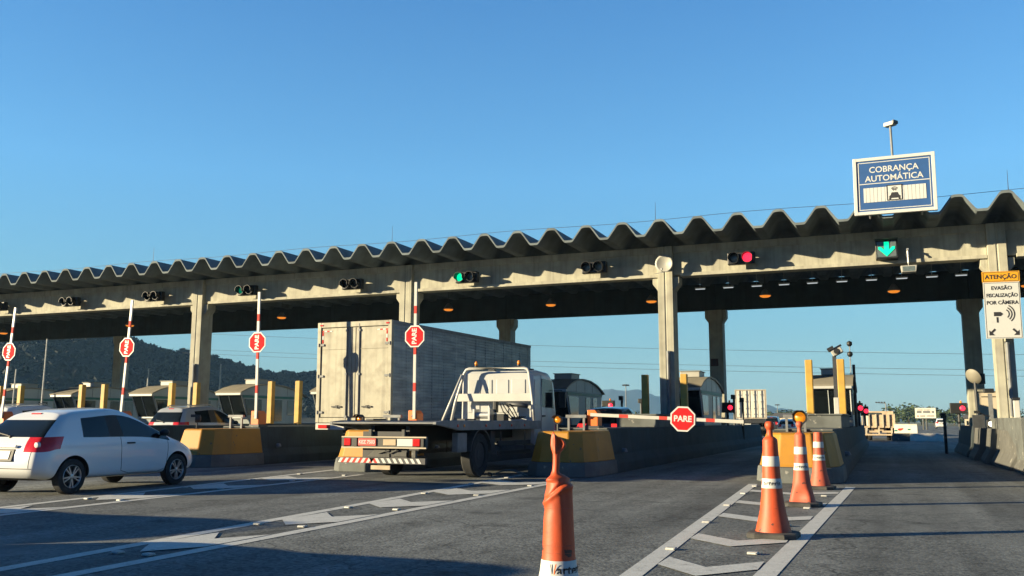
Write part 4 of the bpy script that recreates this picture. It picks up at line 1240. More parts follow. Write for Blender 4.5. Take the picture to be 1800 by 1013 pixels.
    def rearhit(x, z):
        return bvh.ray_cast(Vector((x, -5, z)), Vector((0, 1, 0)))[0]
    if plate:
        p = rearhit(0, plate); p2 = rearhit(0, plate+.1)
        tilt = math.atan2(p2.y-p.y, .1)
        Mp = Matrix.Translation(p+Vector((0, -.012, 0))) @ Matrix.Rotation(-tilt, 4, 'X')
        b = MB(); b.box(-.27, .27, -.002, .02, -.10, .10, M=Mp); b.build('plate_recess', M['trim'], body, bevel=.01)
        b = MB(); b.box(-.20, .20, -.012, -.003, -.068, .068, M=Mp); pl = b.build('number_plate', M['plate'], t, bevel=.004)
        b = MB(); b.box(-.30, .30, -.03, .02, .115, .165, M=Mp); b.build('tailgate_handle', paint, body, bevel=.015)
    if extras:
        p = rearhit(0, T[0][7][2]-.012)
        b = MB(); b.box(-.11, .11, -.02, .03, -.018, .012, M=Matrix.Translation(p)); b.build('brake_light', M['lens_red'], t, bevel=.008)
        p = rearhit(.0, T[0][5][2]+.045); p2 = rearhit(-.36, T[0][5][2]+.09)
        b = MB(); b.tube([p+Vector((0, -.03, -.03)), p+Vector((-.05, -.025, .0)), p2+Vector((0, -.015, 0))], .012, 6); b.lathe([(.03, -.02), (.03, .02)], p+Vector((0, -.02, -.02)), 10); b.build('wiper', M['trim'], t)
        q = []
        for k in range(17):
            x = -.64+k*.08; pp = rearhit(x, .43)
            if pp: q.append(pp)
        b = MB(); b.tube(q, .006, 4); b.build('bumper_seam', M['seam'], body)
        for sd in (-1, 1):
            q = []
            for k in range(8):
                pp = rearhit(sd*(.585+.015*k/7), .44+.26*k/7)
                if pp: q.append(pp)
            b = MB(); b.tube(q, .005, 4); b.build('tailgate_seam', M['seam'], body)
            pp = rearhit(sd*.655, .80)
            if pp:
                b = MB(); b.lathe([(.002, .03), (.04, .025), (.05, -.02)], seg=14, M=Matrix.Translation(pp+Vector((0, -.004, 0))) @ Matrix.Rotation(R(90), 4, 'X')); b.build('reversing_light', M['lens_clear'], t)
    if rails:
        for sd in (-1, 1):
            q = []
            for k in range(11):
                y = T[1][7][0]+.15+(T[6][7][0]-T[1][7][0]-.25)*k/10
                h = bvh.ray_cast(Vector((sd*.50, y, 3)), Vector((0, 0, -1)))[0]
                q.append(h+Vector((0, 0, .05 if 0 < k < 10 else .0)))
            b = MB(); b.tube(q, .018, 6); b.build('roof_rail', M['steel'], t, smooth=True)
    return t
KA = [[(y, x, z if z < .9 else .9+(z-.9)*.93) for y, x, z in st] for st in KA]
ka = car(KA, 'white three door hatchback at the left with a dark rear window and silver wheels', M['car_white'], (-13.12, 12.28, 0), R(2.0), plate=.64)

WAG = []
for si, st in enumerate(KA):
    row = []
    for ri, (y, x, z) in enumerate(st):
        y2 = y*1.14
        if si < 3 and ri >= 5: y2 -= (0, 0, 0, 0, 0, .10, .26, .30, .28)[ri]*(1 if si < 2 else .9)
        z2 = z*1.06+(.03 if ri >= 6 and 0 <= si <= 5 else 0)
        row.append((y2, x*1.04, z2))
    WAG.append(row)
wag = car(WAG, 'silver station wagon with roof rails behind the island left of the box truck', M['car_silver'], (-24.1, 27.6, 0), R(2), ax=(-1.42, 1.375), wr=.31, plate=.74, rails=True, name='station_wagon')
def recolour(root, m, body_names=('body', 'tailgate_handle', 'handle')):
    for ch in root.children:
        if ch.name.split('.')[0] == 'body':
            ch.material_slots[0].link = 'OBJECT'; ch.material_slots[0].material = m
wag.scale = (1, 1, 1.14)
w2 = copy_tree(wag); w2.location = (-29.2, 24.6, 0); tag(w2, 'white station wagon with roof rails half hidden behind the white hatchback'); recolour(w2, M['car_white'])
k2 = copy_tree(ka); k2.location = (-8.85, 31.0, 0); k2.rotation_euler.z = 0; k2.scale = (1.06, 1.06, 1.2); tag(k2, 'dark hatchback with red tail lights beyond the tow truck cab and gate box'); recolour(k2, M['car_dark'])
for ch in k2.children:
    if ch.name.split('.')[0] == 'tail_light':
        ch.material_slots[0].link = 'OBJECT'; ch.material_slots[0].material = M['tail_glow']
def delivery_van():
    t = empty('delivery_van', (-24.2, 9.6, 0), 0, 'white delivery van outside the left edge, its shadow reaching the yellow island nose', 'van')
    b = MB(); b.prism([(0, .35), (0, 2.2), (.12, 2.36), (3.9, 2.38), (4.5, 1.75), (5.2, 1.3), (5.35, .9), (5.35, .35)], 'x', -.95, .95); b.build('body', M['car_white'], t, bevel=.08, bseg=3)
    for sd in (-1, 1):
        b = MB(); b.prism([(3.0, 1.4), (4.6, 1.38), (3.95, 2.15), (3.0, 2.15)], 'x', *sorted((sd*.951, sd*.962))); b.build('side_window', M['glass'], t)
        for y in (1.0, 4.3):
            b = MB(); b.lathe([(.2, .12), (.32, .11), (.34, .07), (.34, -.07), (.32, -.1), (.2, -.1)], seg=28, M=Matrix.Translation((sd*.87, y, .34)) @ Matrix.Rotation(R(90*sd), 4, 'Y')); b.build('wheel', M['tyre'], t, smooth=True, auto=40)
delivery_van()
# two cars just outside the left edge, whose long shadows reach into the picture
w3 = copy_tree(wag); w3.location = (-14.3, 4.6, 0); w3.rotation_euler.z = 0; tag(w3, 'silver station wagon outside the left edge, its shadow falling behind the hatchback')
k3 = copy_tree(ka); k3.location = (-8.95, 3.55, 0); k3.rotation_euler.z = 0; tag(k3, 'red hatchback outside the left edge, its shadow falling across the foreground'); recolour(k3, M['red'])

# ------------------------------------------------------------------ lorry wheels shared by trucks
def lorry_wheel(parent, x, y, r, sd, dual=False):
    for k in range(2 if dual else 1):
        b = MB(); w2 = .13
        Mw = Matrix.Translation((x-sd*.29*k, y, r)) @ Matrix.Rotation(R(90*sd), 4, 'Y')
        b.lathe([(r*.58, w2-.02), (r*.62, w2), (r*.92, w2), (r, w2-.04), (r, -w2+.04), (r*.92, -w2), (r*.55, -w2), (r*.55, w2-.05)], seg=32, M=Mw, cap=False)
        wl = b.build('wheel', M['tyre'], parent, smooth=True, auto=40)
        if k == 0:
            b = MB(); b.lathe([(r*.57, w2-.03), (r*.5, w2-.09), (r*.28, w2-.10), (r*.25, w2-.02), (.002, w2-.01)], seg=24, M=Mw); b.build('rim', M['dark_steel'], wl, smooth=True, auto=40)

# ------------------------------------------------------------------ box truck
bt = empty('box_truck', (-13.92, 22.0, 0), 0, 'large box truck with a dirty aluminium body and closed rear doors', 'truck')
bt.rotation_euler.x = R(.55)
Z0, Z1, HWB, LB = 1.17, 3.99, 1.225, 10.8
b = MB()
prof = []
nz = 30
for k in range(nz+1):
    z = Z0+(Z1-Z0)*k/nz
    prof += [(HWB, z)] if k in (0, nz) else [(HWB, z-.022), (HWB-.010, z-.012), (HWB-.010, z+.012), (HWB, z+.022)]
b.prism(prof+[(-x, z) for x, z in prof[::-1]], 'y', .12, LB, 0)
b.build('cargo_body', M['alu_side'], bt)
for sd in (-1, 1):
    b = MB(); b.box(*sorted((sd*(HWB-.03), sd*(HWB+.012))), .1, LB+.01, Z1-.09, Z1+.012); b.build('top_rail', M['grey_steel'], bt)
    b = MB(); b.box(*sorted((sd*(HWB-.03), sd*(HWB+.012))), .1, LB+.01, Z0-.06, Z0+.07); b.build('bottom_rail', M['grey_steel'], bt)
    b = MB()
    for k in range(13):
        y = .9+k*.8
        b.box(*sorted((sd*(HWB-.01), sd*(HWB+.006))), y-.02, y+.02, Z0+.075, Z1-.095)
    b.build('side_rib', M['alu_side'], bt)
b = MB()
b.box(-HWB-.01, -HWB+.11, 0, .13, Z0-.04, Z1+.015); b.box(HWB-.11, HWB+.01, 0, .13, Z0-.04, Z1+.015)
b.box(-HWB+.11, HWB-.11, .003, .13, Z1-.14, Z1+.012); b.box(-HWB+.11, HWB-.11, .003, .13, Z0-.045, Z0+.10)
b.build('rear_frame', M['alu'], bt, bevel=.012)
xl, xr = -.235, .165
for nm, x0, x1 in (('door', -HWB+.125, xl-.012), ('door', xr+.012, HWB-.125)):
    b = MB(); b.box(x0, x1, .03, .1, Z0+.115, Z1-.155)
    b.box(x0+.02, x1-.02, .018, .0295, Z1-.78, Z1-.765)
    dr = b.build(nm, M['alu'], bt, bevel=.006)
    hx0 = x0 if x0 < 0 else x1
    for z in (1.42, 2.45, 3.35):
        b = MB(); b.box(hx0-.09, hx0+.09, .0, .028, z-.03, z+.03); b.tube([(hx0-(.08 if x0 < 0 else -.08), .0, z-.05), (hx0-(.08 if x0 < 0 else -.08), .0, z+.05)], .022, 8); b.build('hinge', M['grey_steel'], dr)
    hc = -.55 if x0 < 0 else .45
    b = MB(); b.box(hc-.16, hc+.16, -.005, .026, 1.56, 1.60); b.box(hc-.02, hc+.05, -.015, .027, 1.54, 1.62); b.build('handle', M['black'], dr)
b = MB(); b.box(xl, xr, .035, .1, Z0+.115, Z1-.155)
for x in (xl+.14, xl+.26): b.box(x-.012, x+.012, .022, .0345, Z0+.12, Z1-.16)
b.build('centre_panel', M['alu'], bt)
for x in (xl-.005, xr+.005):
    b = MB(); b.tube([(x, .012, Z0+.02), (x, .012, Z1-.05)], .019, 8)
    for z in (1.3, 2.5, 3.75): b.box(x-.04, x+.04, -.006, .03, z-.03, z+.03)
    b.build('locking_bar', M['grey_steel'], bt)
for sd in (-1, 1):
    b = MB()
    for k in range(4):
        b.box(sd*(HWB-.16)-sd*.09*k-.045, sd*(HWB-.16)-sd*.09*k+.045, .022, .029, Z1-.26, Z1-.225, k % 2)
        if k: b.box(sd*(HWB-.16)-.02, sd*(HWB-.16)+.02, .022, .029, Z1-.26-.11*k, Z1-.16-.11*k, (k+1) % 2)
    b.build('reflective_strip', [M['red_fade'], M['reflect']], bt)
    b = MB(); b.box(sd*1.1-.05, sd*1.1+.05, -.012, .0, Z1-.09, Z1-.05); b.build('marker_lamp', M['lens_red'], bt)
    b = MB(); b.box(*sorted((sd*.28, sd*1.24)), .02, .10, .93, 1.11); bb = b.build('bumper_panel', M['white'], bt, bevel=.01)
    b = MB(); b.box(*sorted((sd*.75, sd*1.14)), .0, .02, .97, 1.07); b.build('tail_lamp', M['lens_red'], bb)
    b = MB(); b.box(sd*.45-.04, sd*.45+.04, .3, LB, .82, 1.11); b.build('chassis_rail', M['dark_steel'], bt)
    for y in (2.6, 3.95): lorry_wheel(bt, sd*1.05, y, .50, sd, True)
    lorry_wheel(bt, sd*1.05, 11.7, .50, sd)
    b = MB()
    for k in range(6): b.prism([(sd*(.72+.07*k)-.03, .62), (sd*(.72+.07*k)+.01, .62), (sd*(.72+.07*k)+.05, .70), (sd*(.72+.07*k)+.01, .70)], 'y', 1.72, 1.74)
    mf = MB(); mf.box(*sorted((sd*.68, sd*1.2)), 1.75, 1.78, .30, .95); q = mf.build('mud_flap', M['rubber'], bt); b.build('stripe', M['reflect'], q)
    b = MB(); b.box(*sorted((sd*1.1, sd*1.16)), 5.2, 10.2, .5, .95); b.build('side_guard', M['dark_steel'], bt)
b = MB(); b.prism([(11.0, .7), (11.0, 2.5), (11.15, 2.75), (12.3, 2.75), (12.75, 2.4), (12.95, 1.6), (12.98, .55), (12.2, .55), (12.1, 1.05), (11.3, 1.05), (11.2, .7)], 'x', -1.1, 1.1); b.build('cab', M['car_white'], bt, bevel=.06, bseg=3)
b = MB(); b.add([(x, y-.0+dy, z) for dy in (.012, .03) for y, z in ((12.93, 1.65), (12.76, 2.33)) for x in (-.95, .95)], [(0, 1, 3, 2), (4, 6, 7, 5), (0, 2, 6, 4), (1, 5, 7, 3), (0, 4, 5, 1), (2, 3, 7, 6)]); b.build('windscreen', M['glass'], bt)
for sd in (-1, 1):
    b = MB(); b.prism([(11.75, 1.7), (12.75, 1.7), (12.6, 2.3), (11.75, 2.3)], 'x', *sorted((sd*1.102, sd*1.112))); b.build('side_window', M['glass'], bt)

# ------------------------------------------------------------------ tow truck
tt = empty('tow_truck', (-9.2, 15.6, 0), 0, 'white flatbed tow truck with an empty deck and a tubular cab guard', 'truck')
b = MB(); b.prism([(0, 1.135), (0, 1.16), (.35, 1.175), (5.75, 1.175), (5.75, 1.12), (.8, 1.10)], 'x', -1.13, 1.13); deck = b.build('deck', M['grey_steel'], tt)
for sd in (-1, 1):
    b = MB(); b.prism([(0, 1.12), (0, 1.17), (.4, 1.20), (5.8, 1.20), (5.8, 1.0), (1.05, 1.0), (.75, 1.04)], 'x', *sorted((sd*1.132, sd*1.21))); rl = b.build('deck_rail', M['grey_steel'], tt, bevel=.01)
    for k, y in enumerate((.95, 1.25, 2.35, 3.1, 3.8, 4.6)):
        b = MB(); b.lathe([(.03, 0), (.028, .015), (.002, .018)], seg=10, M=Matrix.Translation((sd*1.21, y, 1.095)) @ Matrix.Rotation(R(90*sd), 4, 'Y')); b.build('side_marker', M['lens_amber'] if k == 1 else M['lens_red'], rl)
    b = MB(); b.box(*sorted((sd*1.0, sd*1.18)), 1.35, 1.9, 1.202, 1.235); b.build('deck_clamp', M['dark_steel'], deck)
    b = MB(); b.box(sd*.40-.04, sd*.40+.04, .35, 7.6, .78, 1.09); b.build('chassis_rail', M['black'], tt)
    lorry_wheel(tt, sd*1.02, 2.2, .47, sd); lorry_wheel(tt, sd*1.0, 6.75, .47, sd)
    b = MB()
    rings = []
    for k in range(13):
        a = R(10+k*160/12)
        rings.append([Vector((sd*x, 2.2+rr*math.cos(a), .47+rr*math.sin(a))) for rr, x in ((.53, .72), (.56, .72), (.56, 1.18), (.53, 1.18))])
    b.ring_loft(rings); b.build('mudguard', M['dark_steel'], tt)
    b = MB(); b.box(*sorted((sd*1.06, sd*1.10)), 3.3, 5.3, .42, .52); b.box(*sorted((sd*1.06, sd*1.10)), 3.3, 5.3, .64, .74); b.box(*sorted((sd*1.05, sd*1.058)), 3.5, 3.58, .4, .95); b.box(*sorted((sd*1.05, sd*1.058)), 5.0, 5.08, .4, .95); b.build('side_guard', M['dark_steel'], tt)
    b = MB(); b.box(*sorted((sd*.55, sd*1.04)), 3.0, 3.25, .5, .98); b.build('tool_box', M['dark_steel'], tt, bevel=.02)
    b = MB(); b.box(*sorted((sd*.98, sd*1.12)), 1.15, 1.6, .55, .95); b.build('side_locker', M['grey_steel'], tt, bevel=.02)
# tail bar
b = MB(); b.box(-.93, .98, .06, .12, .655, .885); tb = b.build('tail_bar', M['jersey'], tt, bevel=.012)
b = MB(); b.box(-.93, .98, .03, .06, .655, .68); b.box(-.93, .98, .03, .06, .86, .885); b.build('bar_lip', M['beige'], tb)
for x0, x1, m in ((-.86, -.70, 'lens_red'), (.70, .86, 'lens_red')):
    b = MB(); b.box(x0, x1, .005, .06, .70, .845); b.build('tail_lamp', M[m], tt, bevel=.015)
for x0, x1 in ((-.92, -.865), (-.695, -.57), (.865, .93)):
    b = MB(); b.box(x0, x1, .02, .06, .69, .85); b.build('lamp_frame', M['black'], tb)
b = MB(); b.box(-.55, -.14, .035, .058, .70, .845); npl = b.build('number_plate', M['plate_red'], tt, bevel=.006)
text('lettering', 'KEZ 7503', .092, face_mat(-.345, .033, .772), M['reflect'], npl, bold=.002, depth=.001)
b = MB(); b.box(.34, .68, .035, .058, .70, .84); b.build('reflector_panel', M['reflect'], tb)
b = MB(); b.box(.02, .30, .045, .058, .715, .83); b.build('bar_panel', M['wood'], tb)
for x in (-.3, .45):
    b = MB(); b.box(x-.03, x+.03, .07, .13, .887, 1.02); b.build('bar_bracket', M['jersey'], tb)
# striped under-run bumper
b = MB(); b.box(-1.0, .98, .0, .09, .36, .475); ub = b.build('bumper', M['dark_steel'], tt)
b = MB()
for k in range(15):
    x = -.98+k*.13
    b.prism([(x, .372), (x+.065, .372), (x+.065+.06*(1 if k < 6 else -1), .463), (x+.06*(1 if k < 6 else -1), .463)], 'y', -.006, -.001, 0 if k < 15 else 1)
    if k < 7: b.prism([(x+.066, .372), (x+.128, .372), (x+.128+.06*(1 if k < 6 else -1), .463), (x+.066+.06*(1 if k < 6 else -1), .463)], 'y', -.006, -.001, 1)
b.build('stripes', [M['reflect'], M['red_fade']], ub)
b = MB(); b.box(-.22, .21, .0, .03, .245, .325); b.build('step_plate', M['wood'], tt)
b = MB(); b.prism([(-.40, .48), (.12, .48), (.12, .62), (-.22, .62)], 'y', .12, .17); b.box(.2, .5, .12, .2, .5, .58); b.box(.62, .70, .12, .2, .48, .62); b.tube([(-.1, .1, .56), (.05, .08, .60), (.16, .1, .56), (.3, .1, .62)], .018, 6); b.build('tow_hitch', M['jersey'], tt)
b = MB(); b.box(-.5, .5, .14, .24, .42, .98); b.build('cross_member', M['black'], tt)
# cab guard
yg = 5.45
def gp(b, pts, r=.035):
    for p, q in zip(pts, pts[1:]): b.tube([p, q], r, 8)
b = MB()
b.tube([(-1.08, yg-.12, 1.2), (-1.04, yg, 1.65), (-.80, yg+.02, 2.40), (-.74, yg+.02, 2.49), (-.66, yg+.02, 2.52), (.86, yg+.02, 2.52), (.95, yg+.02, 2.49), (.99, yg+.02, 2.40), (1.10, yg, 1.65), (1.13, yg, 1.2)], .04, 8)
b.build('guard_hoop', M['white'], tt, smooth=True)
b = MB(); b.tube([(-1.12, yg-.55, 1.2), (-.84, yg-.03, 2.36)], .035, 8); b.build('guard_brace', M['white'], tt, smooth=True)
b = MB(); b.box(-1.02, 1.08, yg-.02, yg+.05, 1.68, 1.88); b.build('guard_panel', M['white'], tt, bevel=.012)
for x in (-.46, .72):
    b = MB(); b.lathe([(.045, 0), (.045, .035), (.035, .04)], (x, yg+.02, 2.56), 14); q = b.build('beacon', M['black'], tt)
    b = MB(); b.lathe([(.04, .04), (.042, .09), (.034, .13), (.012, .145), (.001, .146)], (x, yg+.02, 2.56), 14); b.build('beacon_lens', M['lens_amber'], q, smooth=True)
# winch and hoses
b = MB(); b.tube([(-.28, yg-.35, 1.33), (.10, yg-.35, 1.33)], .085, 14); b.box(-.32, -.27, yg-.5, yg-.2, 1.178, 1.48); b.box(.10, .15, yg-.5, yg-.2, 1.178, 1.48); b.build('winch', M['steel'], tt, smooth=True, auto=40)
b = MB(); b.box(.2, .5, yg-.4, yg-.1, 1.178, 1.36); b.box(.10, .20, yg-.2, yg-.05, 1.40, 1.68); b.build('winch_motor', M['black'], tt, bevel=.02)
b = MB()
for k in range(4): b.tube([(.3+.06*k, yg-.2, 1.62), (.42+.09*k, yg-.28, 1.42+.03*k), (.6+.07*k, yg-.22, 1.24), (.8+.05*k, yg-.1, 1.30)], .016, 6)
b.build('hose', M['black'], tt, smooth=True)
b = MB(); b.tube([(.45, yg-.1, 1.60), (.75, yg-.1, 1.60), (1.0, yg-.1, 1.56)], .06, 10); b.build('pipe', M['dark_steel'], tt, smooth=True)
# cab
y0 = 5.72
cabm = MB()
def cring(y, hw, z0, z1, rc):
    pts = []
    for cx, cz, a0 in ((hw-rc, z1-rc, 0), (-hw+rc, z1-rc, 90)):
        for k in range(5): a = R(a0+k*22.5); pts.append(Vector((cx+rc*math.cos(a), y, cz+rc*math.sin(a))))
    pts += [Vector((-hw-.02, y, 1.35)), Vector((-hw-.02, y, z0)), Vector((hw+.02, y, z0)), Vector((hw+.02, y, 1.35))]
    return pts
cabm.ring_loft([cring(y0, .93, .66, 2.40, .14), cring(y0+.06, .99, .60, 2.46, .17), cring(y0+.6, 1.0, .58, 2.50, .17), cring(y0+1.3, .99, .58, 2.47, .17), cring(y0+1.62, .97, .58, 2.30, .17), cring(y0+1.78, .95, .60, 1.75, .12), cring(y0+1.86, .93, .62, 1.30, .1)])
cabo = cabm.build('cab', M['cab_white'], tt, smooth=True, auto=40)
for x0, x1 in ((-.80, -.46), (-.22, -.12), (.0, .34), (.42, .80)):
    b = MB(); b.box(x0, x1, y0-.018, y0+.01, 1.40, 2.24); b.build('back_rib', M['cab_white'], cabo, bevel=.015)
for sd in (-1, 1):
    xo = sorted((sd*1.003, sd*1.016))
    b = MB(); b.prism([(y0+.62, 1.55), (y0+1.52, 1.52), (y0+1.38, 2.26), (y0+.62, 2.28)], 'x', *xo); b.build('side_window', M['glass'], tt)
    b = MB(); b.prism([(y0+.08, 1.6), (y0+.45, 1.6), (y0+.45, 2.24), (y0+.12, 2.24)], 'x', *sorted((sd*.99, sd*1.012))); b.build('side_panel', M['cab_white'], cabo, bevel=.01)
    b = MB(); b.tube([(sd*1.014, y0+.54, 2.36), (sd*1.022, y0+.54, 1.4), (sd*1.022, y0+.54, .75), (sd*1.022, y0+1.62, .75), (sd*1.02, y0+1.66, 1.5)], .006, 4); b.build('door_seam', M['seam'], cabo)
    b = MB(); b.box(*sorted((sd*1.02, sd*1.045)), y0+.62, y0+.80, 1.30, 1.34); b.build('handle', M['black'], cabo)
    b = MB(); b.box(*sorted((sd*1.12, sd*1.30)), y0+1.62, y0+1.70, 1.55, 1.95); b.tube([(sd*1.0, y0+1.6, 2.0), (sd*1.2, y0+1.66, 2.0), (sd*1.2, y0+1.66, 1.9)], .014, 6); b.build('wing_mirror', M['black'], tt, bevel=.02)
    b = MB(); b.box(sd*.55-.09, sd*.55+.09, y0+.9, y0+1.02, 2.495, 2.56); b.build('roof_lamp', M['black'], cabo)
b = MB(); b.add([(x, y+dy, z) for dy in (.0, .03) for y, z in ((y0+1.78, 1.55), (y0+1.655, 2.22)) for x in (-.84, .84)], [(0, 1, 3, 2), (4, 6, 7, 5), (0, 2, 6, 4), (1, 5, 7, 3), (0, 4, 5, 1), (2, 3, 7, 6)]); b.build('windscreen', M['glass'], tt)

# ------------------------------------------------------------------ small leftovers
t = empty('bent_plate', (-7.62, 18.35, 0), R(12), 'bent grey metal strip lying on the road at the island nose behind the crumpled cone', 'debris')
b = MB(); rg = []
for k in range(9):
    u_ = k/8; x_ = -.35+.75*u_; z_ = .02+.10*math.sin(PI*min(1, u_*1.05))
    rg.append([Vector((x_, -.06, z_)), Vector((x_, .06, z_+.02)), Vector((x_, .06, z_+.035)), Vector((x_, -.06, z_+.015))])
b.ring_loft(rg); b.build('strip', M['jersey'], t)
b = MB(); b.tube([(-.38, 0, .03), (-.46, .02, .05)], .045, 8); b.build('end_block', M['rubber'], t)
t = empty('column_plate', (-6.74, 39.52, 3.72), 0, 'small square dark red plate high on a rear canopy column', 'sign')
b = MB(); b.box(-.16, .16, -.015, .012, -.16, .16); b.build('plate', M['column_red'], t)
text('lettering', 'E', .26, face_mat(0, -.018, 0), M['ink'], t, bold=.006)

# ------------------------------------------------------------------ hills
def fbm(x, y, seed=0):
    from mathutils import noise
    return noise.fractal(Vector((x, y, seed)), 1.0, 2.1, 5)
def polar_hill(name, az0, az1, naz, radii, ridge, rough, m, seed):
    """az in degrees left(-)/right(+) of the road direction; ridge(az)->crest height; radii: list of (radius, share of crest height)"""
    vs = []; fs = []
    for i in range(naz+1):
        az = az0+(az1-az0)*i/naz
        h = ridge(az)
        for rad_, sh in radii:
            x, y = rad_*math.sin(R(az)), rad_*math.cos(R(az))
            z = h*sh + rough*fbm(x*.012, y*.012, seed)*min(1, h/30)*(.25+sh)
            vs.append((x, y, z if sh > 0 else -2))
    n = len(radii)
    for i in range(naz):
        for k in range(n-1): fs.append((i*n+k, i*n+k+1, (i+1)*n+k+1, (i+1)*n+k))
    b = MB(); b.add(vs, fs)
    o = b.build(name, m, smooth=True)
    return tag(o, kind='structure')
def interp(tab):
    def f(a):
        if a <= tab[0][0]: return tab[0][1]
        for (a0, h0), (a1, h1) in zip(tab, tab[1:]):
            if a <= a1: 
                t = (a-a0)/(a1-a0); t = t*t*(3-2*t)*.4+t*.6
                return h0+(h1-h0)*t
        return tab[-1][1]
    return f
# pixel rows of the ridge turned into heights at 620 m
RIDGE = interp([(-85, 46), (-66, 62), (-56, 66), (-50, 62), (-46.2, 54.0), (-43.9, 48.5), (-42.6, 46), (-41.0, 44), (-39.3, 41.4), (-37.3, 37.5), (-35.2, 34.8), (-34.5, 35.5), (-31, 30), (-27, 18), (-22, 6), (-17, 0), (-15, 0)])
_rg = RIDGE
RIDGE = lambda a: max(0, _rg(a)-5.5*min(1, _rg(a)/25)*min(1, max(0, (a+48)/4)))
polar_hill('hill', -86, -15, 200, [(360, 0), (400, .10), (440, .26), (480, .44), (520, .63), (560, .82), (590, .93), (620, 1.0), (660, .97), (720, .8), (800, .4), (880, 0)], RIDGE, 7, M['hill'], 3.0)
# tree crowns covering the hill: one mass nobody could count
rnd = random.Random(5)
vs = []; fs = []
for i in range(9000):
    az = rnd.uniform(-72, -20)
    u = rnd.random()
    rr_ = 385+(645-385)*math.sqrt(u)
    h = RIDGE(az)
    tabr = [(360, 0), (400, .10), (440, .26), (480, .44), (520, .63), (560, .82), (590, .93), (620, 1.0), (660, .97)]
    sh = interp(tabr)(rr_)
    x, y = rr_*math.sin(R(az)), rr_*math.cos(R(az))
    z = h*sh+7*fbm(x*.012, y*.012, 3.0)*min(1, h/30)*(.25+sh)
    if h < 3: continue
    s = rnd.uniform(1.5, 3.0)*(.6 if rr_ > 595 else 1)
    hh = rnd.uniform(.7, 1.25)*s*.9
    o = len(vs)
    # ragged crown of leaf clumps
    for q in range(14):
        a = rnd.uniform(0, 2*PI); e = rnd.uniform(-.2, 1.0)
        rad_ = s*rnd.uniform(.55, 1.05)*math.sqrt(max(.05, 1-max(0, e)**2))
        c = Vector((x+rad_*math.cos(a), y+rad_*math.sin(a), z+hh*(.4+e)))
        t1 = Vector((rnd.uniform(-1, 1), rnd.uniform(-1, 1), rnd.uniform(-.6, .6))).normalized(); t2 = t1.cross(Vector((rnd.uniform(-1, 1), rnd.uniform(-1, 1), rnd.uniform(-1, 1)))).normalized()
        w = s*rnd.uniform(.35, .65)
        k = len(vs); vs += [c-t1*w-t2*w*.6, c+t1*w-t2*w*.7, c+t1*w*.8+t2*w, c-t1*w*.7+t2*w*.8]; fs.append((k, k+1, k+2, k+3))
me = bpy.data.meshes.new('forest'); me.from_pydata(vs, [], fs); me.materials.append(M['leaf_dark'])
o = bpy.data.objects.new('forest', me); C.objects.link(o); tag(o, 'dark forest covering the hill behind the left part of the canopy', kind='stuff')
RB = interp([(-26, 30), (-22, 70), (-19.5, 92), (-17.4, 100), (-16.3, 116), (-15.4, 119), (-14.2, 108), (-13, 92), (-11, 62), (-9, 30), (-8, 44), (-7, 54), (-5.6, 42), (-4, 24), (0, 14), (6, 8), (12, 4)])
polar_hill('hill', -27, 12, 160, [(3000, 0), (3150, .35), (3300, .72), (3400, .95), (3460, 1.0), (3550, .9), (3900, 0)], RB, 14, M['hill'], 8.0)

# ------------------------------------------------------------------ trees beyond the plaza
def tree(x, y, h, w, seed, label, trunk=.25, group='trees beyond the toll plaza', name='roadside_tree'):
    r = random.Random(seed)
    t = empty(name, (x, y, 0), 0, label, 'tree', group)
    b = MB(); b.tube([(0, 0, 0), (.1, 0, h*trunk), (.0, .1, h*.7)], [.06*h*.6, .045*h*.6, .01*h], 7)
    for k in range(4):
        a = r.uniform(0, 6.28); b.tube([(.05, 0, h*(trunk+.05*k)), (w*.3*math.cos(a), w*.3*math.sin(a), h*(trunk+.2+.08*k))], [.02*h, .008*h], 5)
    b.build('trunk', M['bark'], t)
    b = MB()
    cl = [(Vector((r.uniform(-.33, .33)*w, r.uniform(-.33, .33)*w, h*(trunk+.12+r.random()*(.80-trunk)))), r.uniform(.16, .27)*w) for _ in range(11)]
    for c, s in cl:
        for q in range(46):
            dv = Vector((r.gauss(0, 1), r.gauss(0, 1), r.gauss(0, .8))).normalized()*s*r.uniform(.5, 1.1)
            p = c+dv; p.z = max(p.z, h*trunk*.8)
            t1 = Vector((r.uniform(-1, 1), r.uniform(-1, 1), r.uniform(-.5, .5))).normalized(); t2 = t1.cross(Vector((r.uniform(-1, 1), r.uniform(-1, 1), r.uniform(-1, 1)))).normalized()
            z = s*r.uniform(.14, .26)
            b.add([p-t1*z, p+t2*z*.7, p+t1*z, p-t2*z*.7], [(0, 1, 2, 3)])
    b.build('crown', M['leaf'], t)
    return t
def azp(az, dist): return dist*math.sin(R(az)), dist*math.cos(R(az))
TREES = [(-7.5, 400, 5.2, 11), (-6.8, 430, 4.8, 11), (-6.2, 390, 4.6, 9), (-5.5, 420, 5.0, 11), (-4.9, 440, 5.0, 11), (-4.4, 410, 4.4, 10),
         (.6, 360, 6.2, 11), (1.25, 330, 5.4, 10), (1.9, 370, 6.4, 12), (2.55, 320, 4.4, 9), (3.1, 310, 4.0, 8), (3.6, 330, 4.4, 9), (4.2, 350, 4.6, 10), (4.9, 340, 4.8, 10), (6.3, 330, 5.0, 10), (-14.6, 480, 5.0, 11), (-12.2, 470, 4.8, 10)]
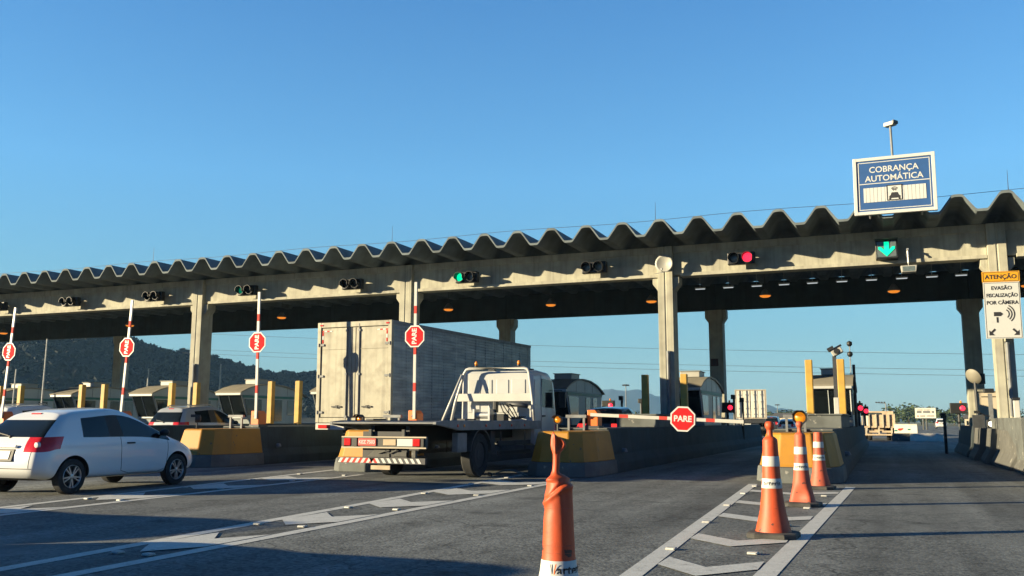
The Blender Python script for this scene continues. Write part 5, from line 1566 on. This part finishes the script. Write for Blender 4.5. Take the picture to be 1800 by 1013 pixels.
TL = ['leftmost tree right of the white container', 'second tree right of the white container', 'third tree right of the white container', 'fourth tree right of the white container', 'fifth tree right of the white container', 'sixth tree, just left of the amber warning light',
      'tallest tree behind the slatted cargo truck', 'bushy tree right of the slatted cargo truck', 'tree between the slatted cargo truck and the billboard', 'low tree just left of the billboard post', 'tree right behind the billboard posts', 'tree just right of the billboard',
      'second tree right of the billboard', 'tree behind the red signal of the right lane', 'tree behind the service cabinet', 'tree in front of the distant blue hill', 'tree right of the distant blue hill crest']
for i, (az, ds, h, w) in enumerate(TREES):
    x, y = azp(az, ds); tree(x, y, h, w, 40+i, 'dark green '+TL[i])

# ------------------------------------------------------------------ far traffic and roadside
t = empty('container_truck', (-10.0, 75, 0), R(7.6), 'white ribbed shipping container on a truck far ahead', 'truck')
b = MB(); b.box(-1.22, 1.22, .03, 12.2, 1.42, 3.70); b.build('container', M['cont_white'], t)
for x0, x1 in ((-1.12, -.60), (-.56, -.05), (.05, .56), (.60, 1.12)):
    b = MB(); b.box(x0, x1, -.02, .029, 1.5, 3.62); b.build('door', M['cont_white'], t, bevel=.02)
for x in (-.86, -.32, .32, .86):
    b = MB(); b.tube([(x, -.05, 1.45), (x, -.05, 3.66)], .03, 6)
    for z in (1.75, 2.2, 2.75, 3.3): b.box(x-.09, x+.09, -.07, -.022, z-.04, z+.04)
    b.build('locking_bar', M['grey_steel'], t)
b = MB()
for x in (-1.19, 1.19): b.box(x-.035, x+.035, -.04, .028, 1.40, 3.73)
b.box(-1.155, 1.155, -.04, .028, 3.64, 3.73); b.box(-1.155, 1.155, -.04, .028, 1.40, 1.48); b.build('door_frame', M['beige'], t)
b = MB(); b.box(-1.1, 1.1, .2, 12, 1.0, 1.3); b.box(-1.15, 1.15, 0, .1, .55, .75); b.box(-1.15, 1.15, .0, .12, 1.05, 1.35); b.build('chassis', M['dark_steel'], t)
b = MB(); b.box(-.9, .9, -.03, -.002, .60, .71); b.build('number_strip', M['jersey'], t)
for sd in (-1, 1):
    for y in (1.2, 2.5): lorry_wheel(t, sd*1.0, y, .5, sd, True)
    lorry_wheel(t, sd*1.0, 13.2, .5, sd)
b = MB(); b.box(-1.15, 1.15, 12.5, 14.6, .6, 3.1); b.build('cab', M['car_white'], t, bevel=.12, bseg=3)

t = empty('cargo_truck', (-.42, 62, 0), 0, 'flatbed cargo truck with beige slatted sides straight ahead', 'truck')
b = MB(); b.box(-.97, .97, 0, 6.0, .80, .90); b.box(-.93, .93, .05, .12, .90, 1.62); b.box(-.93, .93, 5.9, 5.97, .90, 1.9); b.box(-.97, -.90, .0, 6.0, .90, 1.62); b.box(.90, .97, .0, 6.0, .90, 1.62); b.build('cargo_bed', M['wood'], t)
for x in (-.96, -.55, -.14, .27, .62, .94):
    b = MB(); b.box(x-.035, x+.035, -.05, .045, .82, 1.66); b.build('stake', M['beige'], t)
b = MB(); b.box(-.93, -.60, -.012, .045, .93, 1.60); b.build('side_sheet', M['cont_white'], t)
b = MB(); b.prism([(-.9, 1.625), (.3, 1.625), (.2, 1.74), (-.8, 1.76)], 'y', .15, 5.6); b.build('load', M['dark_con'], t)
b = MB(); b.box(-.4, .4, .3, 7.5, .55, .79); b.box(-.95, .95, .0, .08, .32, .42); b.box(-.8, .8, .1, .2, .5, .62); b.build('chassis', M['wood'], t)
for x in (-.75, .0, .75):
    b = MB(); b.box(x-.05, x+.05, .02, .09, .42, .80); b.build('bumper_bracket', M['beige'], t)
for sd in (-1, 1):
    lorry_wheel(t, sd*.85, 1.3, .42, sd, True); lorry_wheel(t, sd*.85, 6.9, .42, sd)
b = MB(); b.box(-.95, .95, 6.3, 7.9, .5, 1.85); b.build('cab', M['car_white'], t, bevel=.1, bseg=3)

t = empty('advert_board', (1.13, 61.9, 0), R(-4), 'low white panel with faded red and green blobs beyond the right lane', 'sign')
b = MB(); b.box(-.66, .66, 0, .05, .44, 1.0); b.build('panel', M['cont_white'], t)
for x, z, w, m in ((-.36, .62, .14, 'red_fade'), (-.22, .66, .09, 'red_fade'), (.22, .62, .10, 'booth_green'), (-.62, .55, .10, 'booth_green')):
    b = MB(); b.lathe([(w, 0), (.002, .004)], seg=14, M=Matrix.Translation((x*.9, -.001, z+.08)) @ Matrix.Rotation(R(90), 4, 'X') @ Matrix.Diagonal((1, .55, 1, 1))); b.build('blob', M[m], t)
b = MB(); b.box(-.66, .66, -.01, .06, 1.003, 1.045); b.build('rim', M['white'], t)
for x in (-.6, .6):
    b = MB(); b.box(x-.04, x+.04, .051, .1, 0, .9); b.build('leg', M['steel'], t)
for i, (x, y, ln, lab, m) in enumerate(((.9, 61.0, 1.15, 'grey low concrete block left of the white one beyond the right lane', 'jersey'), (2.25, 60.9, 1.85, 'white low concrete block beyond the right lane', 'cont_white'))):
    b = MB(); b.prism([(-.32, 0), (.32, 0), (.28, .12), (.16, .30), (.12, .48), (-.12, .48), (-.16, .30), (-.28, .12)], 'x', -ln/2, ln/2)
    o = b.build('road_block', M[m], bevel=.02); o.location = (x, y, 0); tag(o, lab, 'barrier')

t = empty('billboard', (5.6, 150, 0), 0, 'white roadside billboard with grey lettering far ahead', 'billboard')
b = MB(); b.box(-1.42, 1.42, 0, .12, 1.72, 3.2); b.build('panel', M['cont_white'], t)
b = MB(); b.box(-1.46, 1.46, -.03, .15, 3.2, 3.26); b.box(-1.46, 1.46, -.03, .15, 1.66, 1.72); b.build('frame', M['steel'], t)
for z, h, x0, x1, m in ((2.92, .12, -1.1, .75, 'grey_steel'), (2.62, .30, -1.2, 1.2, 'grey_steel'), (2.02, .16, -.75, 1.2, 'grey_steel'), (2.0, .2, -1.15, -.95, 'red_fade')):
    b = MB(); n_ = max(1, int((x1-x0)/.17))
    for k in range(n_):
        if n_ > 3 and k % 7 == 4: continue
        xa = x0+(x1-x0)*k/n_; b.box(xa+.015, xa+(x1-x0)/n_-.015, -.02, -.002, z-h/2, z+h/2)
    b.build('text_row', M[m], t)
for x in (-.35, .1):
    b = MB(); b.tube([(x, .2, 0), (x, .2, 1.7)], .12, 8); b.build('leg', M['jersey'], t)

def pole(name, x, y, h, label, kind):
    t = empty(name, (x, y, 0), 0, label, 'lamp post')
    b = MB(); b.tube([(0, 0, 0), (0, 0, h)], [.11, .07], 8); b.build('pole', M['grey_steel'], t)
    if kind == 'arm':
        b = MB(); b.tube([(0, 0, h), (-1.3, 0, h+.12)], .05, 6); b.build('arm', M['grey_steel'], t)
        for k in range(4):
            b = MB(); b.box(-1.35+.36*k, -1.12+.36*k, -.1, .1, h+.05, h+.24); b.build('lamp_head', M['dark_steel'], t)
    else:
        b = MB()
        for a in range(6): b.box(-.1, .1, .35, .6, h-.1, h+.12, M=Matrix.Rotation(R(60*a), 4, 'Z'))
        b.tube([(0, 0, h-.05), (0, 0, h+.15)], .4, 10); b.build('lamp_head', M['dark_steel'], t)
pole('lamp_post', .14, 140, 3.75, 'dark lamp post with a row of lamp heads above the slatted cargo truck', 'arm')
pole('mast_light', -40.7, 150, 7.2, 'tall thin mast light in front of the distant blue hill', 'mast')
pole('mast_light', -25.4, 240, 5.3, 'small far mast light right of the white container', 'mast')
pole('mast_light', -100, 150, 11, 'thin mast light above the booths left of the raised barrier', 'mast')
t = None
for i, (x, y, h, lab) in enumerate(((-36.7, 31, 5.0, 'thin pale pole behind the leftmost raised barrier'), (-36.2, 37, 3.9, 'thin pale pole on the booth roof above the white hatchback'), (-31.0, 36.5, 4.0, 'thin pale pole between two booths left of the leftmost column'), (-38.6, 31, 3.6, 'short thin pale pole at the left edge of the photo'))):
    b = MB(); b.tube([(0, 0, 0), (.06, 0, h)], [.045, .03], 8); o = b.build('antenna_pole', M['steel']); o.location = (x, y, 0); tag(o, lab, 'pole', 'thin antenna poles among the booths')

for i, (az, ds, w, dp, h, lab) in enumerate(((-7.0, 165, 5.2, 5, 2.3, 'low pale roadside building right of the white container'), (-5.35, 150, 5.4, 5, 2.5, 'low pale roadside building left of the amber warning light'), (4.7, 175, 3.5, 4, 2.4, 'small pale house right of the billboard'))):
    x, y = azp(az, ds)
    t = empty('roadside_building', (x, y, 0), R(-8), lab, 'building')
    b = MB(); b.box(-w/2, w/2, 0, dp, 0, h*.72); b.build('wall', M['beige'], t)
    b = MB(); b.prism([(-.3, h*.72), (dp+.3, h*.72), (dp/2, h)], 'x', -w/2-.3, w/2+.3); b.build('roof', M['jersey'], t)
    for k in range(3):
        b = MB(); xx = -w*.32+k*w*.32; b.box(xx-.35, xx+.35, -.02, .0, h*.25, h*.55); b.build('window', M['glass'], t)
for i, (x, y, src, m, lab) in enumerate(((-8.4, 88, 'k', 'car_white', 'small white car far away right of the container truck'), (-11.6, 105, 'w', 'car_dark', 'dark wagon far away right of the container truck'), (-9.4, 112, 'w', 'car_silver', 'silver wagon far away left of the amber warning light'),
                           (-12.5, 128, 'k', 'car_white', 'white car in the far queue right of the container'), (8.6, 170, 'w', 'car_white', 'white wagon parked far away below the billboard'))):
    c = copy_tree(ka if src == 'k' else wag); c.location = (x, y, 0); c.rotation_euler.z = 0; tag(c, lab, 'car', 'distant cars beyond the plaza'); recolour(c, M[m])

# ------------------------------------------------------------------ overhead power lines
for i, (a, c, lab) in enumerate((((-110, 120, 15.9), (25, 120, 8.6), 'highest thin power line crossing the sky under the canopy'), ((-110, 120, 13.2), (25, 120, 6.85), 'middle thin power line crossing the sky under the canopy'),
                                 ((-110, 120, 12.5), (25, 120, 6.15), 'lowest thin power line crossing the sky under the canopy'))):
    b = MB(); pts = []
    for k in range(25):
        u = k/24; p = Vector(a).lerp(Vector(c), u); p.z -= 1.2*4*u*(1-u)*.5-.6*.0
        pts.append(p)
    b.tube(pts, .022, 5); o = b.build('power_line', M['dark_steel']); tag(o, lab, 'power line', 'power lines beyond the plaza')

# ------------------------------------------------------------------ evening air
b = MB(); b.box(-1500, 1500, -120, 3950, -3, 175)
hz = b.build('haze', M['glass'])
hm = bpy.data.materials.new('evening_haze'); hm.use_nodes = True
hn = hm.node_tree; hn.nodes.clear()
ho = hn.nodes.new('ShaderNodeOutputMaterial'); hv = hn.nodes.new('ShaderNodeVolumePrincipled')
hv.inputs['Color'].default_value = (.33, .64, 1.0, 1)
hv.inputs['Density'].default_value = .00016
hv.inputs['Anisotropy'].default_value = .0
hn.links.new(hv.outputs[0], ho.inputs['Volume'])
hz.data.materials.clear(); hz.data.materials.append(hm)
tag(hz, kind='stuff')
